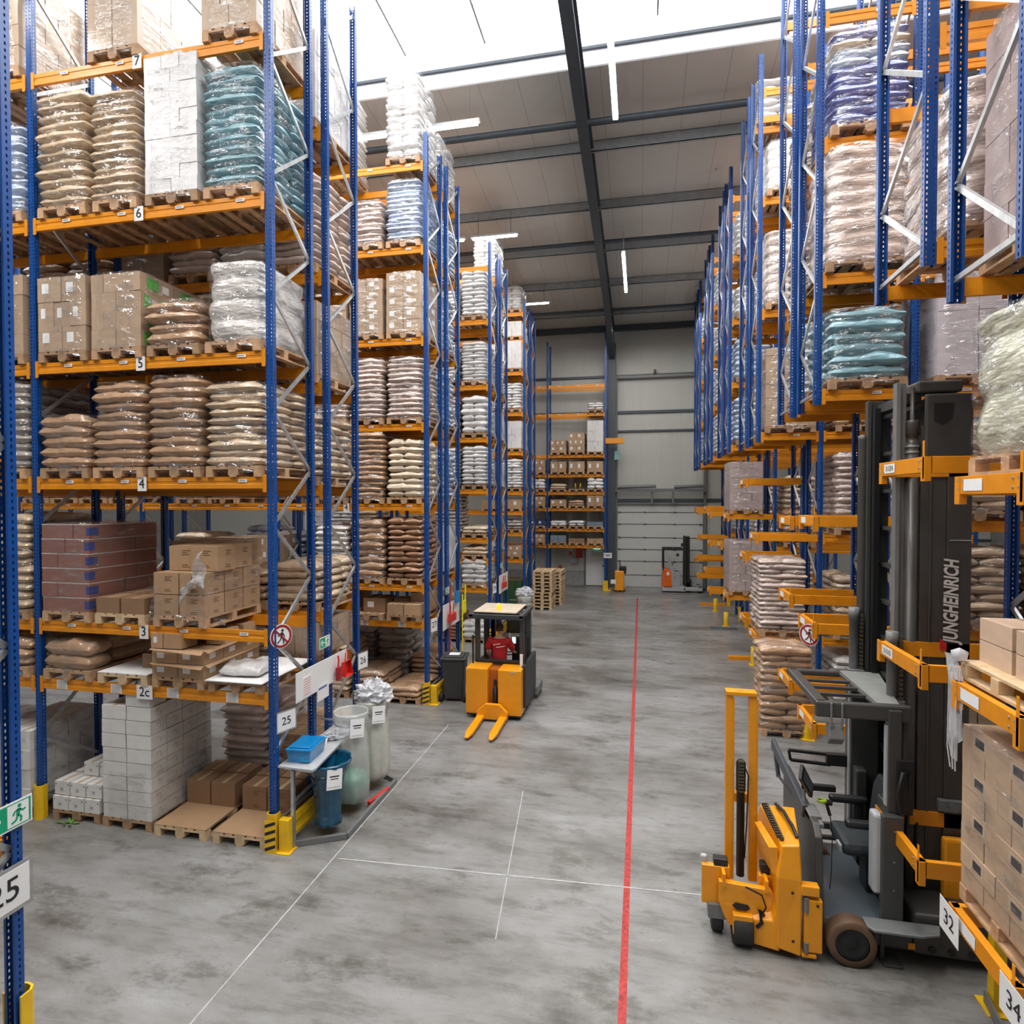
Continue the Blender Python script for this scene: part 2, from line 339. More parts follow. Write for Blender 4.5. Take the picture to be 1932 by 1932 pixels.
# ------------------------------------------------------------------ racks
_C={}
def cache(k,f):
    if k not in _C:_C[k]=f()
    return _C[k]
def upright(h):
    def f():
        m=M();t=.003
        m.box(-.05,.05,0,t,0,h).box(-.05,-.05+t,t,.068,0,h).box(.05-t,.05,t,.068,0,h).box(-.05,-.03,.065,.068,0,h).box(.03,.05,.065,.068,0,h)
        m.box(-.008,.008,-.002,0,0,h)
        return m.data('upright',BLUE)
    return cache(('up',round(h,2)),f)
def beam(L,h=.15):
    def f():
        m=M();a=L/2
        m.prism([(0,0),(0,h*.36),(.007,h*.42),(.007,h*.6),(0,h*.66),(0,h),(.028,h),(.028,h-.02),(.045,h-.02),(.045,0)],'x',-a+.004,a-.004)
        for s in(-1,1):
            m.box(min(s*a,s*(a-.05)),max(s*a,s*(a-.05)),-.006,0,-.05,h+.03)
        return m.data('beam',ORANGE)
    return cache(('beam',round(L,2),h),f)
def guard_mesh():
    m=M()
    for s in (1,):
        pts=[(-.075,.05),(-.075,-.02),(-.05,-.055),(0,-.065),(.05,-.055),(.075,-.02),(.075,.05),(.062,.05),(.062,-.015),(.04,-.042),(0,-.052),(-.04,-.042),(-.062,-.015),(-.062,.05)]
        m.prism(pts,'z',0,.48)
    return m.data('post_guard',YEL)
GUARD=guard_mesh()
def sticker():
    m=M().box(-.07,.07,-.002,0,-.025,.025)
    for i in range(7):m.box(-.05+i*.014,-.05+i*.014+.006,-.003,-.002,-.012,.012,1)
    return m.data('barcode_label',[PAPER,INK])
STK=sticker()
def plate(ch,rack,x,y,z,sz=.15,n=1):
    w=.11*n+.03
    p=ob('level_sign',M().box(-w/2,w/2,-.003,0,-.095,.095),PAPER,rack,(x,y,z))
    p['label']=f'white sign reading {ch}'
    ob('lettering',text_mesh(ch,.18,INK),None,p,(0,-.006,0),rot=FRONT)
def rack(label,xs,y0,dep,tops,levels,bots=None,ends=None,guards=(),stk=False,stk_levels=(),brace0=1.2,braces=True,beamh=.15):
    """xs: frame X list (descending or ascending), levels: per-bay list of beam-top heights"""
    r=thing('pallet_rack',label,'rack',(xs[0],y0,0));ox=xs[0]
    for i,x in enumerate(xs):
        b=(bots or [0]*len(xs))[i];h=tops[i]-b
        for yy,rz in((0,0),(dep,R(180))):
            ob('upright',upright(h),None,r,(x-ox,yy,b),rz)
        if braces:
            k=0;z=b+brace0 if b==0 else b+.18;
            m=M();up=True
            ya,yb=.04,dep-.04
            if b>0:m.bar((0,ya,z),(0,yb,z),.03,.045);
            while z+.75<tops[i]-.1:
                a,c=(ya,yb) if up else(yb,ya)
                m.bar((0,a,z),(0,c,z+.75),.03,.045);z+=.75;up=not up
            if b==0:m.bar((0,yb,.55),(0,ya,brace0),.03,.045);m.bar((0,ya,.3),(0,yb,.3),.03,.045)
            ob('brace',m,GALV,r,(x-ox,0,0))
        if i in guards:
            ob('post_guard',GUARD,None,r,(x-ox,-.0,0))
    for i in range(len(xs)-1):
        L=abs(xs[i]-xs[i+1])-.1;cx=(xs[i]+xs[i+1])/2-ox
        for z in levels[i]:
            bo=ob('beam',beam(L,beamh),None,r,(cx,-.012,z-beamh))
            ob('beam',beam(L,beamh),None,r,(cx,dep+.012,z-beamh),R(180))
            if stk:
                n=4 if L>3 else (3 if L>2 else 1)
                for k in range(n):
                    if z in stk_levels:
                        for q in range(5):ob('barcode_label',STK,None,bo,(-L/2+L*(k+.42)/n,-.003,.022+q*.026),scale=(1.3,1,.42))
                    else:ob('barcode_label',STK,None,bo,(-L/2+L*(k+.62)/n,-.003,.1),scale=(.9,1,.8))
    return r
XA,YA,BAY,MOD=-4.656,6.978,3.709,5.768
LX=[XA,XA-BAY,XA-2*BAY,XA-3*BAY]
LV={'A':[2.02,2.84,4.835,6.447,8.436,10.438],'B':[1.83,2.64,4.45,6.23,8.13,10.13,11.95],'C':[1.74,2.66,3.33,4.87,6.5,8.15,10.19,11.85],'D':[2.11,3.2,4.07,4.89,6.51,8.11,9.76,11.05,12.15]}
LVAR=[2.02,2.84,4.75,6.3,7.95,10.1]
NM={'A':'nearest left','B':'second left','C':'third left','D':'fourth left'}
for k,c in enumerate('ABCD'):
    y=YA+k*MOD;xs=LX if c in'AB' else LX[:3]
    lv=[LV[c]]*(len(xs)-1)
    if c=='A':lv=[LV[c],[2.02,2.84,4.835,6.44,8.43,10.43],LV[c]]
    r=rack(f'blue and orange pallet rack, front row of the {NM[c]} double rack',xs,y,1.0,[12.6]*4,lv,guards=(0,1),stk=c in'AB',stk_levels=(2.02,1.83))
    if c=='A':
        for z,t in((2.02,'2c'),(2.84,'3'),(4.835,'4'),(6.447,'5'),(8.436,'6'),(10.438,'7')):plate(t,r,-BAY/2-.05,-.035,z-.085,n=len(t))
    if c=='B':
        for z,t in((1.83,'2c'),(2.64,'3'),(4.45,'4'),(6.23,'5'),(8.13,'6')):plate(t,r,-BAY/2-.05,-.035,z-.085,n=len(t))
    rack(f'blue and orange pallet rack, rear row of the {NM[c]} double rack',xs,y+1.4,1.0,[12.6]*4,lv if c!='A' else [LVAR]*3)
# far rack E against back wall, faces the camera
EL=[2.24,3.08,4.12,4.95,5.84,6.83,8.92,10.36]
rack('blue and orange rack standing against the back wall beside the column',[-1.76,-4.7,-7.6],30.8,1.0,[12.9,12.6,12.6],[EL,EL],stk=True)
# near foreground rack frame at left edge
FX=-4.62;FY=3.30
# right-hand racks (lift-truck aisles); end bay hangs free below
RY=[4.6,9.45,13.94,18.4,22.9,27.4];HX,GX=2.475,3.72
RXS=[HX,GX,GX+2.9,GX+5.8]
RN=['nearest right','second right','third right','fourth right','fifth right','farthest right']
HL=[[6.33,8.6,10.6,12.6],[6.1,7.75,9.65,11.4,13.1],[5.97,8.6,11.0,13.3],[6.1,7.9,9.7,11.5,13.2],[6.1,7.9,9.7,11.5,13.2],[6.1,7.9,9.7,11.5,13.2]]
GL=[[1.3,2.8,4.25],[1.3,2.75,4.25],[1.6,3.8],[1.8,3.2,4.13],[1.8,3.1,4.1],[1.8,3.1,4.1]]
def pnd(r,ox,oy,x0,x1,y0,y1,z,sign=None):
    m=M()
    t=ob('transfer_frame',M().box(x0-ox,x0-ox+.06,y0-oy,y1-oy,z-.14,z)
        .box(x0-ox,x1-ox,y0-oy,y0-oy+.05,z-.15,z-.0).box(x0-ox,x1-ox,y1-oy-.05,y1-oy,z-.15,z)
        .box(x0-ox-.006,x0-ox+.05,y0-oy-.006,y0-oy+.07,z-.22,z+.0).box(x0-ox-.006,x0-ox+.05,y1-oy-.07,y1-oy+.006,z-.22,z)
        .box(x0-ox-.006,x0-ox+.0,y0-oy,y0-oy+.035,z-.3+.1,z+.14),ORANGE,r,bevel=.004)
    bm=M()
    for yy in(y0+.05,y0+.12,y1-.05,y1-.12):
        for zz in(z-.035,z-.1):bm.lathe([(.009,-.008),(.009,0)],(x0-ox,yy-oy,zz),8,ax='x')
    ob('bolt',bm,GALV,t)
    s=ob('location_label',M().box(-.13,.13,-.002,0,-.045,.045),PAPER,t,(x0-ox-.003,y1-oy-.26,z-.07),rot=(0,0,R(-90)))
    if sign:ob('lettering',text_mesh(sign,.075,MGREY),None,s,(0,-.004,0),rot=FRONT)
RACKR={}
for k in range(6):
    y=RY[k];n=4 if k<2 else 3
    for q,(yy,nm) in enumerate(((y,'front'),(y+1.4,'rear'))):
        hl=HL[k]
        if k==0 and q==1:hl=[6.8,8.65,10.6,12.6]
        xs=RXS[:n];b=[hl[0]-.2]+[0]*(n-1)
        dep=1.0
        if k==0 and q==1:yy+=.02;dep=1.15
        r=rack(f'blue and orange high rack, {nm} row of the {RN[k]} rack block',xs,yy,dep,[14.05]*n,[hl]+[GL[k]+hl]*(n-2),bots=b,stk=k in(1,2) and q==0,guards=(1,) if k else ())
        RACKR[k,q]=(r,yy,dep)
        lv={(0,0):[1.3,3.1,4.72],(0,1):[1.31,3.07,4.92],(1,0):[1.3,2.75,4.3],(1,1):[1.5,2.95,4.25],(2,0):[1.6,3.8],(2,1):[1.7,3.25,5.05],
            (3,0):[1.8,4.13],(3,1):[3.2,],(4,0):[1.3,3.05,4.1],(4,1):[1.9,4.3],(5,0):[1.3,2.1,3.0,4.1],(5,1):[1.9,4.2]}[k,q]
        sg={(0,1):['','31/1/5','31/2/4'],(0,0):['','','']}.get((k,q),['']*5)
        for z,s_ in zip(lv,sg):
            pnd(r,HX,yy,HX-.03,GX-.05,yy-.03,yy+dep-.15,z,s_ or None)
# near-left foreground rack (rear row only reaches the picture)
zr_=rack('near blue rack post at the left picture edge with exit and number signs',[XA+.11,XA+.11-BAY],2.61,1.0,[12.6]*2,[[2.02,4.835,8.4]],guards=())
ob('post_guard',GUARD,None,zr_,(0,1.0,0),R(180),scale=(1.15,1.15,1.8))
def run_man(m,s,mi):
    """simple running exit figure inside a unit square, plane XZ"""
    f=lambda pts,w:[m.bar((a[0]*s,-.004,a[1]*s),(b[0]*s,-.004,b[1]*s),w*s,.002,mi,up=(0,1,0)) for a,b in zip(pts,pts[1:])]
    m.lathe([(.085*s,-.005),(.085*s,-.003)],(.02*s,0,.33*s),12,mi,ax='y')
    f([(0,.2),(-.06,-.05)],.17);f([(-.02,.2),(-.2,.12),(-.26,-.02)],.07);f([(.02,.2),(.16,.06),(.28,.12)],.07)
    f([(-.06,-.05),(.1,-.16),(.06,-.38)],.09);f([(-.06,-.05),(-.12,-.25),(-.33,-.32)],.09)
def exit_sign(loc,w,h,label,flip=False,rot=AISLE):
    t=thing('exit_sign',label,'sign',loc);t.rotation_euler=(0,0,R(90))
    ob('panel',M().box(-w/2,w/2,-.002,.004,-h/2,h/2,0).box(-w/2+.012,w/2-.012,-.003,-.002,-h/2+.012,h/2-.012,1),[WHITE,GREENP],t)
    m=M();mm=M().box(w/4-.02-w*.16,w/4+w*.18,-.0035,-.003,-h/2+.02,h/2-.02);ob('pictogram_field',mm,PAPER,t)
    run_man(m,h*.85,0);ob('running_figure',m,GREENP,t,(w/4-.0,0,0))
    a=M().bar((-w*.38,-.004,0),(-w*.08,-.004,0),h*.12,.002,up=(0,1,0)).bar((-w*.38,-.004,0),(-w*.24,-.004,h*.25),h*.12,.002,up=(0,1,0)).bar((-w*.38,-.004,0),(-w*.24,-.004,-h*.25),h*.12,.002,up=(0,1,0))
    ob('arrow',a,PAPER,t)
    return t
def num_sign(s,loc,w,h,label,rz=R(90),fr=MGREY,size=None,back=.02,dx=0):
    t=thing('number_sign',label,'sign',loc,rz)
    ob('back_plate',M().box(-w/2-back,w/2+back,0,.005,-h/2-back,h/2+back),fr,t)
    ob('card',M().box(-w/2,w/2,-.003,0,-h/2,h/2),PAPER,t)
    ob('lettering',text_mesh(s,size or h*.62,INK),None,t,(dx,-.005,0),rot=FRONT)
    return t
exit_sign((XA+.18,3.47,2.23),.40,.20,'green running-man exit sign on the foremost left rack post')
num_sign('25',(XA+.18,3.455,1.69),.37,.29,'large sign 25 on the foremost left rack post',fr=GALV,back=.03,size=.24)

# ------------------------------------------------------------------ goods
def sackmesh(seed,sx=.8,sy=.4,sz=.15,nx=14,ny=9):
    rng=random.Random(seed);ox=rng.random()*50
    m=M();top=[];bot=[]
    for j in range(ny+1):
        a=[];b=[]
        for i in range(nx+1):
            u=math.sin((-1+2*i/nx)*math.pi/2);v=math.sin((-1+2*j/ny)*math.pi/2)
            e=(max(0,1-abs(u)**5))**.45*(max(0,1-abs(v)**4))**.5
            pu=1-.05*v*v*abs(u);pv=1-.07*u*u*abs(v)
            x=u*pu*sx/2;y=v*pv*sy/2
            nz=noise.noise(Vector((x*5+ox,y*5,seed)))*.05*e+noise.noise(Vector((x*12+ox,y*12,seed)))*.02*e
            dx=noise.noise(Vector((x*4,y*4,ox)))*.03
            a.append((x+dx,y+dx*.6,sz/2*e+nz));b.append((x+dx,y+dx*.6,-sz/2*e*.85+nz*.4))
        top.append(a);bot.append(b)
    m.rows(top).rows(bot[::-1]);return m
SACKV={}
def sackdata(k,mat):
    key=(k,mat.name)
    if key not in SACKV:
        SACKV[key]=sackmesh(k).data('sack',mat)
    return SACKV[key]
def pallet_mesh(w=.8,d=1.2,mat=WOOD):
    def f():
        m=M();rng=random.Random(int(w*10))
        for i in range(5):
            x=-w/2+w*(i+.5)/5;bw=.145*w/.8 if i in(0,2,4) else .1*w/.8
            m.box(x-bw/2+( .0),x+bw/2,-d/2,d/2,.122,.144)
        for y in(-d/2+.05,0,d/2-.05):
            m.box(-w/2,w/2,y-.05,y+.05,.1,.122)
            for x in(-w/2+.05,0,w/2-.05):m.box(x-.05*(1 if x else 1.4),x+.05*(1 if x else 1.4),y-.05,y+.05,.022,.1)
        for x in(-w/2+.05,0,w/2-.05):m.box(x-.05,x+.05,-d/2,d/2,0,.022)
        return m.data('pallet',mat)
    return cache(('pal',w,d,mat.name),f)
BOXV={}
def boxdata(kind,mat):
    """unit carton (1 m cube, scaled per use) with tape and print as further faces"""
    key=(kind,mat.name)
    if key in BOXV:return BOXV[key]
    m=M();e=.012
    m.box(-.5+e,.5-e,-.5+e,.5-e,0,1-e)
    mats=[mat]
    if kind!='plain':
        m.box(-.07,.07,-.5+e,.5-e,1-e,1-e+.002,1)
        mats.append(simple('parcel_tape',(.50,.36,.2),rough=.3,var=.05))
    if kind=='label':
        m.box(-.3,-.02,-.5+e-.004,-.5+e,.35,.75,2);m.box(.5-e,.5-e+.004,-.2,.1,.3,.7,2);mats.append(PAPER)
    if kind=='green':
        m.box(.5-e,.5-e+.004,-.3,.05,.2,.85,2);m.box(.5-e,.5-e+.004,.15,.35,.3,.7,3);mats+= [simple('green_print',(.10,.42,.08),var=.15),PAPER]
    if kind=='blue':
        m.box(.3,.5-e,-.5+e-.004,-.5+e,.2,.75,2);m.box(.5-e,.5-e+.004,-.5+e,-.25,.2,.75,2)
    if kind in('blue','stripe'):m.box(-.5+e,.5-e,-.5+e-.005,-.5+e,.91,.98,3 if kind=='blue' else 2);m.box(.5-e,.5-e+.005,-.5+e,.5-e,.91,.98,3 if kind=='blue' else 2)
    if kind=='stripe':mats+=[simple('pale_stripe',(.55,.5,.5))]
    if kind=='blue':
        mats+=[simple('blue_print',(.05,.07,.22)),simple('pale_stripe',(.55,.5,.5))]
    if kind=='swirl':
        c=[(.5-e+.002,.06*math.cos(t)*2,.5+.2*math.sin(t)) for t in [i*.5-1 for i in range(9)]];m.tube(c,.012,4,2);mats.append(simple('grey_print',(.3,.3,.3)))
    if kind=='dots':
        for x in(-.4,.38):
            m.box(x-.03,x+.03,-.5+e-.004,-.5+e,.72,.8,2)
        for z,w_ in((.45,.16),(.38,.1),(.3,.14)):m.box(.02-w_,.02+w_*.3,-.5+e-.004,-.5+e,z,z+.025,2)
        mats.append(INK)
    if kind=='print':
        for f_ in(0,1):
            for z,w_ in((.78,.3),(.7,.2),(.62,.26),(.2,.22),(.12,.26)):
                if f_:m.box(.5-e,.5-e+.003,-.05,-.05+w_,z,z+.03,2)
                else:m.box(-.05,-.05+w_,-.5+e-.003,-.5+e,z,z+.03,2)
        mats.append(simple('brown_print',(.12,.06,.03)))
    if kind=='window':
        for x in(-.32,0,.32):
            m.box(x-.07,x+.07,-.5+e-.004,-.5+e,.3,.7,2);
        m.box(-.5+e-.004,-.5+e,-.12,.12,.3,.72,2);m.box(-.5+e-.006,-.5+e-.004,-.16,.16,.24,.3,3);m.box(-.5+e-.003,-.5+e,-.19,.19,.2,.82,3)
        mats+=[simple('dark_print',(.05,.05,.06)),simple('pale_label',(.52,.40,.29))]
    BOXV[key]=m.data('carton',mats);return BOXV[key]
def filmshell(w,d,z0,z1,seed,taper=.0,amp=.02,lay=.13,top=True):
    rng=random.Random(seed);n=44;rows=[];z=z0;q=0
    k=max(4,int((z1-z0)/(lay/3)))
    for i in range(k+1):
        t=i/k;z=z0+(z1-z0)*t;row=[]
        bulge=math.sin((z-z0)/lay*math.pi*2-1.57)*.008
        for j in range(n):
            a=2*math.pi*j/n;c,s_=math.cos(a),math.sin(a)
            p=7.0;rr=(abs(c)**p+abs(s_)**p)**(-1/p)
            r=1+bulge+taper*t
            nn_=noise.noise(Vector((c*3+seed,s_*3,z*6)))*amp
            row.append((c*rr*(w/2*r+nn_),s_*rr*(d/2*r+nn_),z+noise.noise(Vector((c*4,s_*4+seed,z*3)))*.02))
        rows.append(row)
    if top:
        last=rows[-1]
        for f_ in(.9,.55,.1):rows.append([(x*f_,y*f_,z1+.012+noise.noise(Vector((x*5*f_,y*5*f_,seed)))*.02) for x,y,_ in last])
    return M().rows(rows,close=True).data('stretch_film',FILM)
def pallet_load(kind,mat,x,y,z,h,label,group,w=.8,d=1.2,lod=1,film=1,rz=0,seed=None,lay=None,bk='plain',nb=(2,3),side=False,bare=False,lean=0,msk=None,mono=None):
    if mono is None:mono=mat.name.split('_')[-1] in('tan','brown','teal','pinkw','pale','bluew') and (x<0)
    seed=seed if seed is not None else random.randrange(9999);rng=random.Random(seed)
    nm={'sacks':'pallet_of_sacks','boxes':'pallet_of_cartons','pack':'wrapped_pallet_load'}[kind]
    t=thing(nm,label,'pallet load',(x,y,z),rz,group)
    ob('pallet',pallet_mesh(round(w,1),d),None,t)
    zb=.144
    if kind=='sacks':
        lay=lay or .115;n=max(1,round(h/lay));rows_=3 if side else 2
        for i in range(n):
            zc=zb+lay*(i+.5)+.004;alt=i%2
            mt=mat if not msk else msk[rng.randrange(len(msk))]
            if alt or w<.75 or mono:
                for j in range(rows_):
                    if j==0 or side:sy,yc=d/3,-d/2+d*(j+.5)/3
                    else:sy,yc=d*2/3,-d/2+d*2/3
                    o=ob('sack',sackdata(rng.randrange(5),mt),None,t,(rng.uniform(-.03,.03)+lean*i*.01,yc+rng.uniform(-.03,.02),zc),rng.uniform(-.05,.05)+(math.pi if rng.random()<.5 else 0),scale=(w/.8*rng.uniform(.97,1.03),sy/.4*1.02,lay/.115*rng.uniform(.95,1.2)))
            else:
                for j in range(2):
                    for q,(yc,sy) in enumerate(((-d/4,d/2),(d/4,d/2))):
                        if q and not side and j==(0 if x<0 else 1):continue
                        o=ob('sack',sackdata(rng.randrange(5),mt),None,t,((-.25+.5*j)*w*.98+rng.uniform(-.012,.012)+lean*i*.01,yc,zc),R(90)+rng.uniform(-.03,.03),scale=(sy/.8,w*.5/.4*1.03,lay/.115*rng.uniform(1,1.12)))
        H=zb+n*lay+.02
    elif kind=='boxes':
        nx,ny=nb;lay=lay or .26;n=max(1,round(h/lay));lay=h/n
        for i in range(n):
            off=(i%2)
            cx,cyn=(nx,ny) if (not off or nx==ny) else (ny,nx)
            if nx!=ny and abs(nx-ny)>2:cx,cyn=nx,ny
            for a in range(cx):
                for b_ in range(cyn):
                    if not(b_==0 or a==(cx-1 if x<0 else 0) or i==n-1 and z<4.6):continue
                    sx,sy=w/cx,d/cyn
                    ob('carton',boxdata('stripe' if bk=='blue' and(a!=cx-1 or b_) else (bk if bk!='window' or i%2 else 'plain'),mat),None,t,(-w/2+sx*(a+.5)+rng.uniform(-.004,.004),-d/2+sy*(b_+.5)+rng.uniform(-.006,.006),zb+lay*i),rng.uniform(-.008,.008),scale=(sx,sy,lay*1.005))
            if cyn>1 or cx>1:pass
        H=zb+n*lay
    else:
        H=zb+h;rows=[];n=36;k=max(6,int(h/.035));lay=lay or .3
        for i in range(k+1):
            tt=i/k;row=[]
            for j in range(n):
                a=2*math.pi*j/n;c,s_=math.cos(a),math.sin(a);p=6;rr=(abs(c)**p+abs(s_)**p)**(-1/p)
                bl=.93+.07*abs(math.sin(tt*h/lay*math.pi))**.6;nn_=noise.noise(Vector((c*2+seed,s_*2,tt*h*3)))*.045
                row.append((c*rr*(w/2*bl+nn_),s_*rr*(d/2*bl+nn_),zb+h*tt))
            rows.append(row)
        last=rows[-1]
        for f_,dz in((.93,.02),(.6,.03),(.02,.035)):rows.append([(q[0]*f_,q[1]*f_,zb+h+dz) for q in last])
        ob('goods',M().rows(rows,close=True),mat,t)
    if film:
        ob('stretch_film',filmshell(w*1.03,d*1.02,.06,H+.01,seed%97,amp=.022,lay=lay),None,t)
    return t
ORD=['next to the aisle','second from the aisle','third from the aisle','fourth from the aisle']
SHN=['ground','first','second','third','fourth','fifth','sixth','seventh','eighth','ninth']
def slotx(b,s):return XA-.05-.06-.4-s*.885-b*BAY
CN={'tan':'tan paper sacks','brown':'brown paper sacks','dbrown':'dark brown sacks','white':'white sacks','cream':'cream sacks','teal':'teal plastic sacks','pale':'pale wrapped sacks','pinkw':'pinkish brown sacks','grey':'grey brown sacks','bluew':'blue-white sacks','blue':'blue printed packs','milk':'milky wrapped tubs'}
def put(rk,row,b,s,lv,kind,c,h,desc=None,dy=0,dx=0,film=1,**k):
    """load on left rack rk, row 0 front/1 rear, bay b, slot s from the aisle, beam level index lv (0 floor)"""
    i='ABCD'.index(rk);y=YA+i*MOD+row*1.4+.55+dy;z=0 if lv==0 else LV[rk][lv-1]
    if rk=='A' and row:z=([0]+LVAR)[lv]
    mat=S[c] if c in S else c;desc=desc or CN.get(c if isinstance(c,str) else '','cartons')
    where=('floor bay' if lv==0 else f'{SHN[lv]} shelf')+f' of {NM[rk]} rack'
    if row:where+=' rear row'
    pos=ORD[s] if b==0 else 'bay %s, %s'%('two' if b==1 else 'three',['first','second','third','fourth'][s])
    return pallet_load(kind,mat,slotx(b,s)+dx,y,z,h,f'{desc}, {where}, {pos}'.replace(' from the aisle',' from aisle').replace('next to the aisle','next to aisle'),f'pallet loads in the {NM[rk]} rack',film=film,side=(s==0 and b==0),**k)
# --- rack A front
put('A',0,0,3,6,'boxes',CARDP,1.3,'stacked brown cartons in film',dx=.0,nb=(2,3),bk='label') if False else None
put('A',0,0,2,6,'boxes',CARDP,1.25,'brown cartons in film',nb=(2,3),bk='tape',lay=.6,seed=3)
put('A',0,0,0,6,'boxes',CARDP,1.2,'brown cartons in film',nb=(2,3),bk='tape',lay=.3,seed=4)
put('A',0,0,3,5,'sacks','tan',1.48,lay=.125,seed=11,dx=.02);put('A',0,0,2,5,'sacks','tan',1.42,lay=.11,seed=12,w=.74)
put('A',0,0,1,5,'boxes',WBOXW,1.78,'tall white cartons in film',nb=(2,3),bk='plain',lay=.17,seed=13)
put('A',0,0,0,5,'sacks','teal',1.52,lay=.125,seed=14)
put('A',0,0,3,4,'boxes',CARDP,1.02,'labelled brown cartons in film',nb=(2,3),bk='label',lay=.34,seed=15)
put('A',0,0,2,4,'boxes',CARDP,1.0,'brown cartons with green print',nb=(2,4),bk='green',lay=.25,seed=16)
put('A',0,0,1,4,'sacks','brown',.56,lay=.14,seed=17);put('A',0,0,0,4,'pack','pale',1.0,'puffy brownish white packs',lay=.27,seed=18)
put('A',0,0,3,3,'sacks','brown',.72,lay=.14,seed=19);put('A',0,0,2,3,'sacks','brown',1.12,lay=.125,seed=20)
put('A',0,0,1,3,'sacks','brown',1.2,lay=.13,seed=21);put('A',0,0,0,3,'sacks','tan',1.05,lay=.105,seed=22)
put('A',0,0,3,2,'boxes',CARDR,1.22,'reddish cartons with blue print',nb=(2,3),bk='blue',lay=.2,seed=23)
# small pallet with two open-weight cartons
def bare_pallet(x,y,z,label,w=.8,d=1.2,light=False,rz=0,group='empty-topped wooden pallets'):
    return tag(ob('pallet',pallet_mesh(w,d,WOODL if light else WOOD),None,None,(x,y,z),rz),label,'pallet',group)
def crate(x,y,z,sx,sy,sz,label,mat=CARD,bk='tape',rz=0,group='loose cartons on the left rack',name='carton'):
    return tag(ob(name,boxdata(bk,mat),None,None,(x,y,z),rz,scale=(sx,sy,sz)),label,'box',group)
yA=YA+.55
z3=2.84;x=slotx(0,2);bare_pallet(x,yA,z3,'light wooden pallet on shelf 3 carrying two brown cartons',light=True)
crate(x-.2,yA-.4,z3+.145,.38,.38,.22,'left brown carton at the front of the shelf 3 small pallet',CARDD);crate(x+.2,yA-.4,z3+.145,.38,.38,.22,'right brown carton at the front of the shelf 3 small pallet',CARDD)
crate(x-.2,yA+.02,z3+.145,.38,.38,.22,'left carton second row of the shelf 3 small pallet',CARDD);crate(x+.2,yA+.02,z3+.145,.38,.38,.22,'right carton second row of the shelf 3 small pallet',CARDD)
# torn open wrapped load
x=slotx(0,1)+.05
t=thing('torn_pallet_load','brown cartons under torn loose clear film, shelf 3 of nearest left rack','pallet load',(x,yA,z3))
ob('pallet',pallet_mesh(),None,t)
for i,zz in enumerate((.144,.44)):
    for a in range(2):
        for b_ in range(3):
            ob('carton',boxdata('print',CARD),None,t,(-.2+.4*a,-.4+.4*b_,zz),scale=(.39,.39,.29))
for a,b_,r_ in((-.12,-.2,.1),(.24,-.22,0),(.2,.2,0),(-.2,.25,.2)):ob('carton',boxdata('print',CARD),None,t,(a,b_,.735),r_,scale=(.42,.38,.34))
fm=M();rows=[]
for i in range(9):
    q=i/8;rows.append([(.42+.03*math.sin(v*2.1+i)+.02*i/8,-.6+1.2*v/12,.05+.68*q+.25*q*(v/12)+.03*math.sin(v*1.7+i*.8)) for v in range(13)])
fm.rows(rows)
rows=[]
for i in range(9):
    q=i/8;rows.append([(-.42+.84*v/12,-.62-.02*math.sin(v*1.9+i),.04+(.62-.3*math.sin(v/12*math.pi))*q+.02*math.sin(v+i)) for v in range(13)])
fm.rows(rows)
rows=[]
for i in range(7):
    q=i/6;rows.append([(.1+.34*v/8+.02*math.sin(i*2+v),-.64-.05*math.sin(v+i*1.3)-.05*q,.55+.52*q*(v/8)-.25*(1-v/8)*q+.02*math.sin(v*3+i)) for v in range(9)])
ob('stretch_film',fm,FILM,t)
ob('loose_film_flap',M().rows(rows),simple('loose_film',(.72,.73,.76),rough=.18,alpha=.6,bump=1,coat=.8,bs=6,bsc=(1,1,2.5)),t)
# level 2c
z2=2.02
pallet_load('sacks',S['brown'],slotx(0,3),yA,z2,.38,'clear-bagged brown sacks on shelf 2c of nearest left rack','pallet loads in the nearest left rack',lay=.19,seed=31)
x=slotx(0,2)+.03;bare_pallet(x,yA,z2,'wooden pallet with white sheet and one small carton, shelf 2c',light=True)
tag(ob('white_sheet',M().box(-.4,.4,-.6,.6,0,.012),PAPER,None,(x,yA,z2+.145)),'white sheet under one small carton on shelf 2c','sheet')
crate(x+.2,yA-.12,z2+.16,.3,.38,.2,'small brown carton alone on the white sheet, shelf 2c',CARDD)
x=slotx(0,1)+.02;t=thing('open_carton_tray_load','stacked open brown carton trays with loose flaps on shelf 2c','pallet load',(x,yA,z2))
ob('pallet',pallet_mesh(),None,t)
for i in range(2):
    for a in range(2):
        for b_ in range(3):ob('carton',boxdata('label',CARD),None,t,(-.2+.4*a,-.4+.4*b_,.144+.19*i),scale=(.4,.4,.18))
    ob('flap',M().add([(-.42,-.62,.335+.19*i),(.42,-.62,.335+.19*i),(.44,-.7,.30+.19*i),(-.3,-.72,.345+.19*i)],[(0,1,2,3)]).add([(.41,-.6,.335+.19*i),(.41,.6,.335+.19*i),(.5,.58,.36+.19*i),(.49,-.62,.31+.19*i)],[(0,1,2,3)]),CARD,t)
for a,b_ in((-.31,-.45),(-.08,-.45),(.31,-.1),(.31,.3),(-.3,.0)):ob('carton',boxdata('label' if a<-.2 else 'plain',CARD),None,t,(a,b_,.53),scale=(.2 if a<-.2 else .3,.3,.2))
x=slotx(0,0)+.0;bare_pallet(x,yA,z2,'wooden pallet with white sheet and white bag, shelf 2c beside the aisle')
tag(ob('white_sheet',M().box(-.42,.42,-.64,.62,0,.012),PAPER,None,(x,yA,z2+.145)),'large white sheet under the white bag on shelf 2c','sheet')
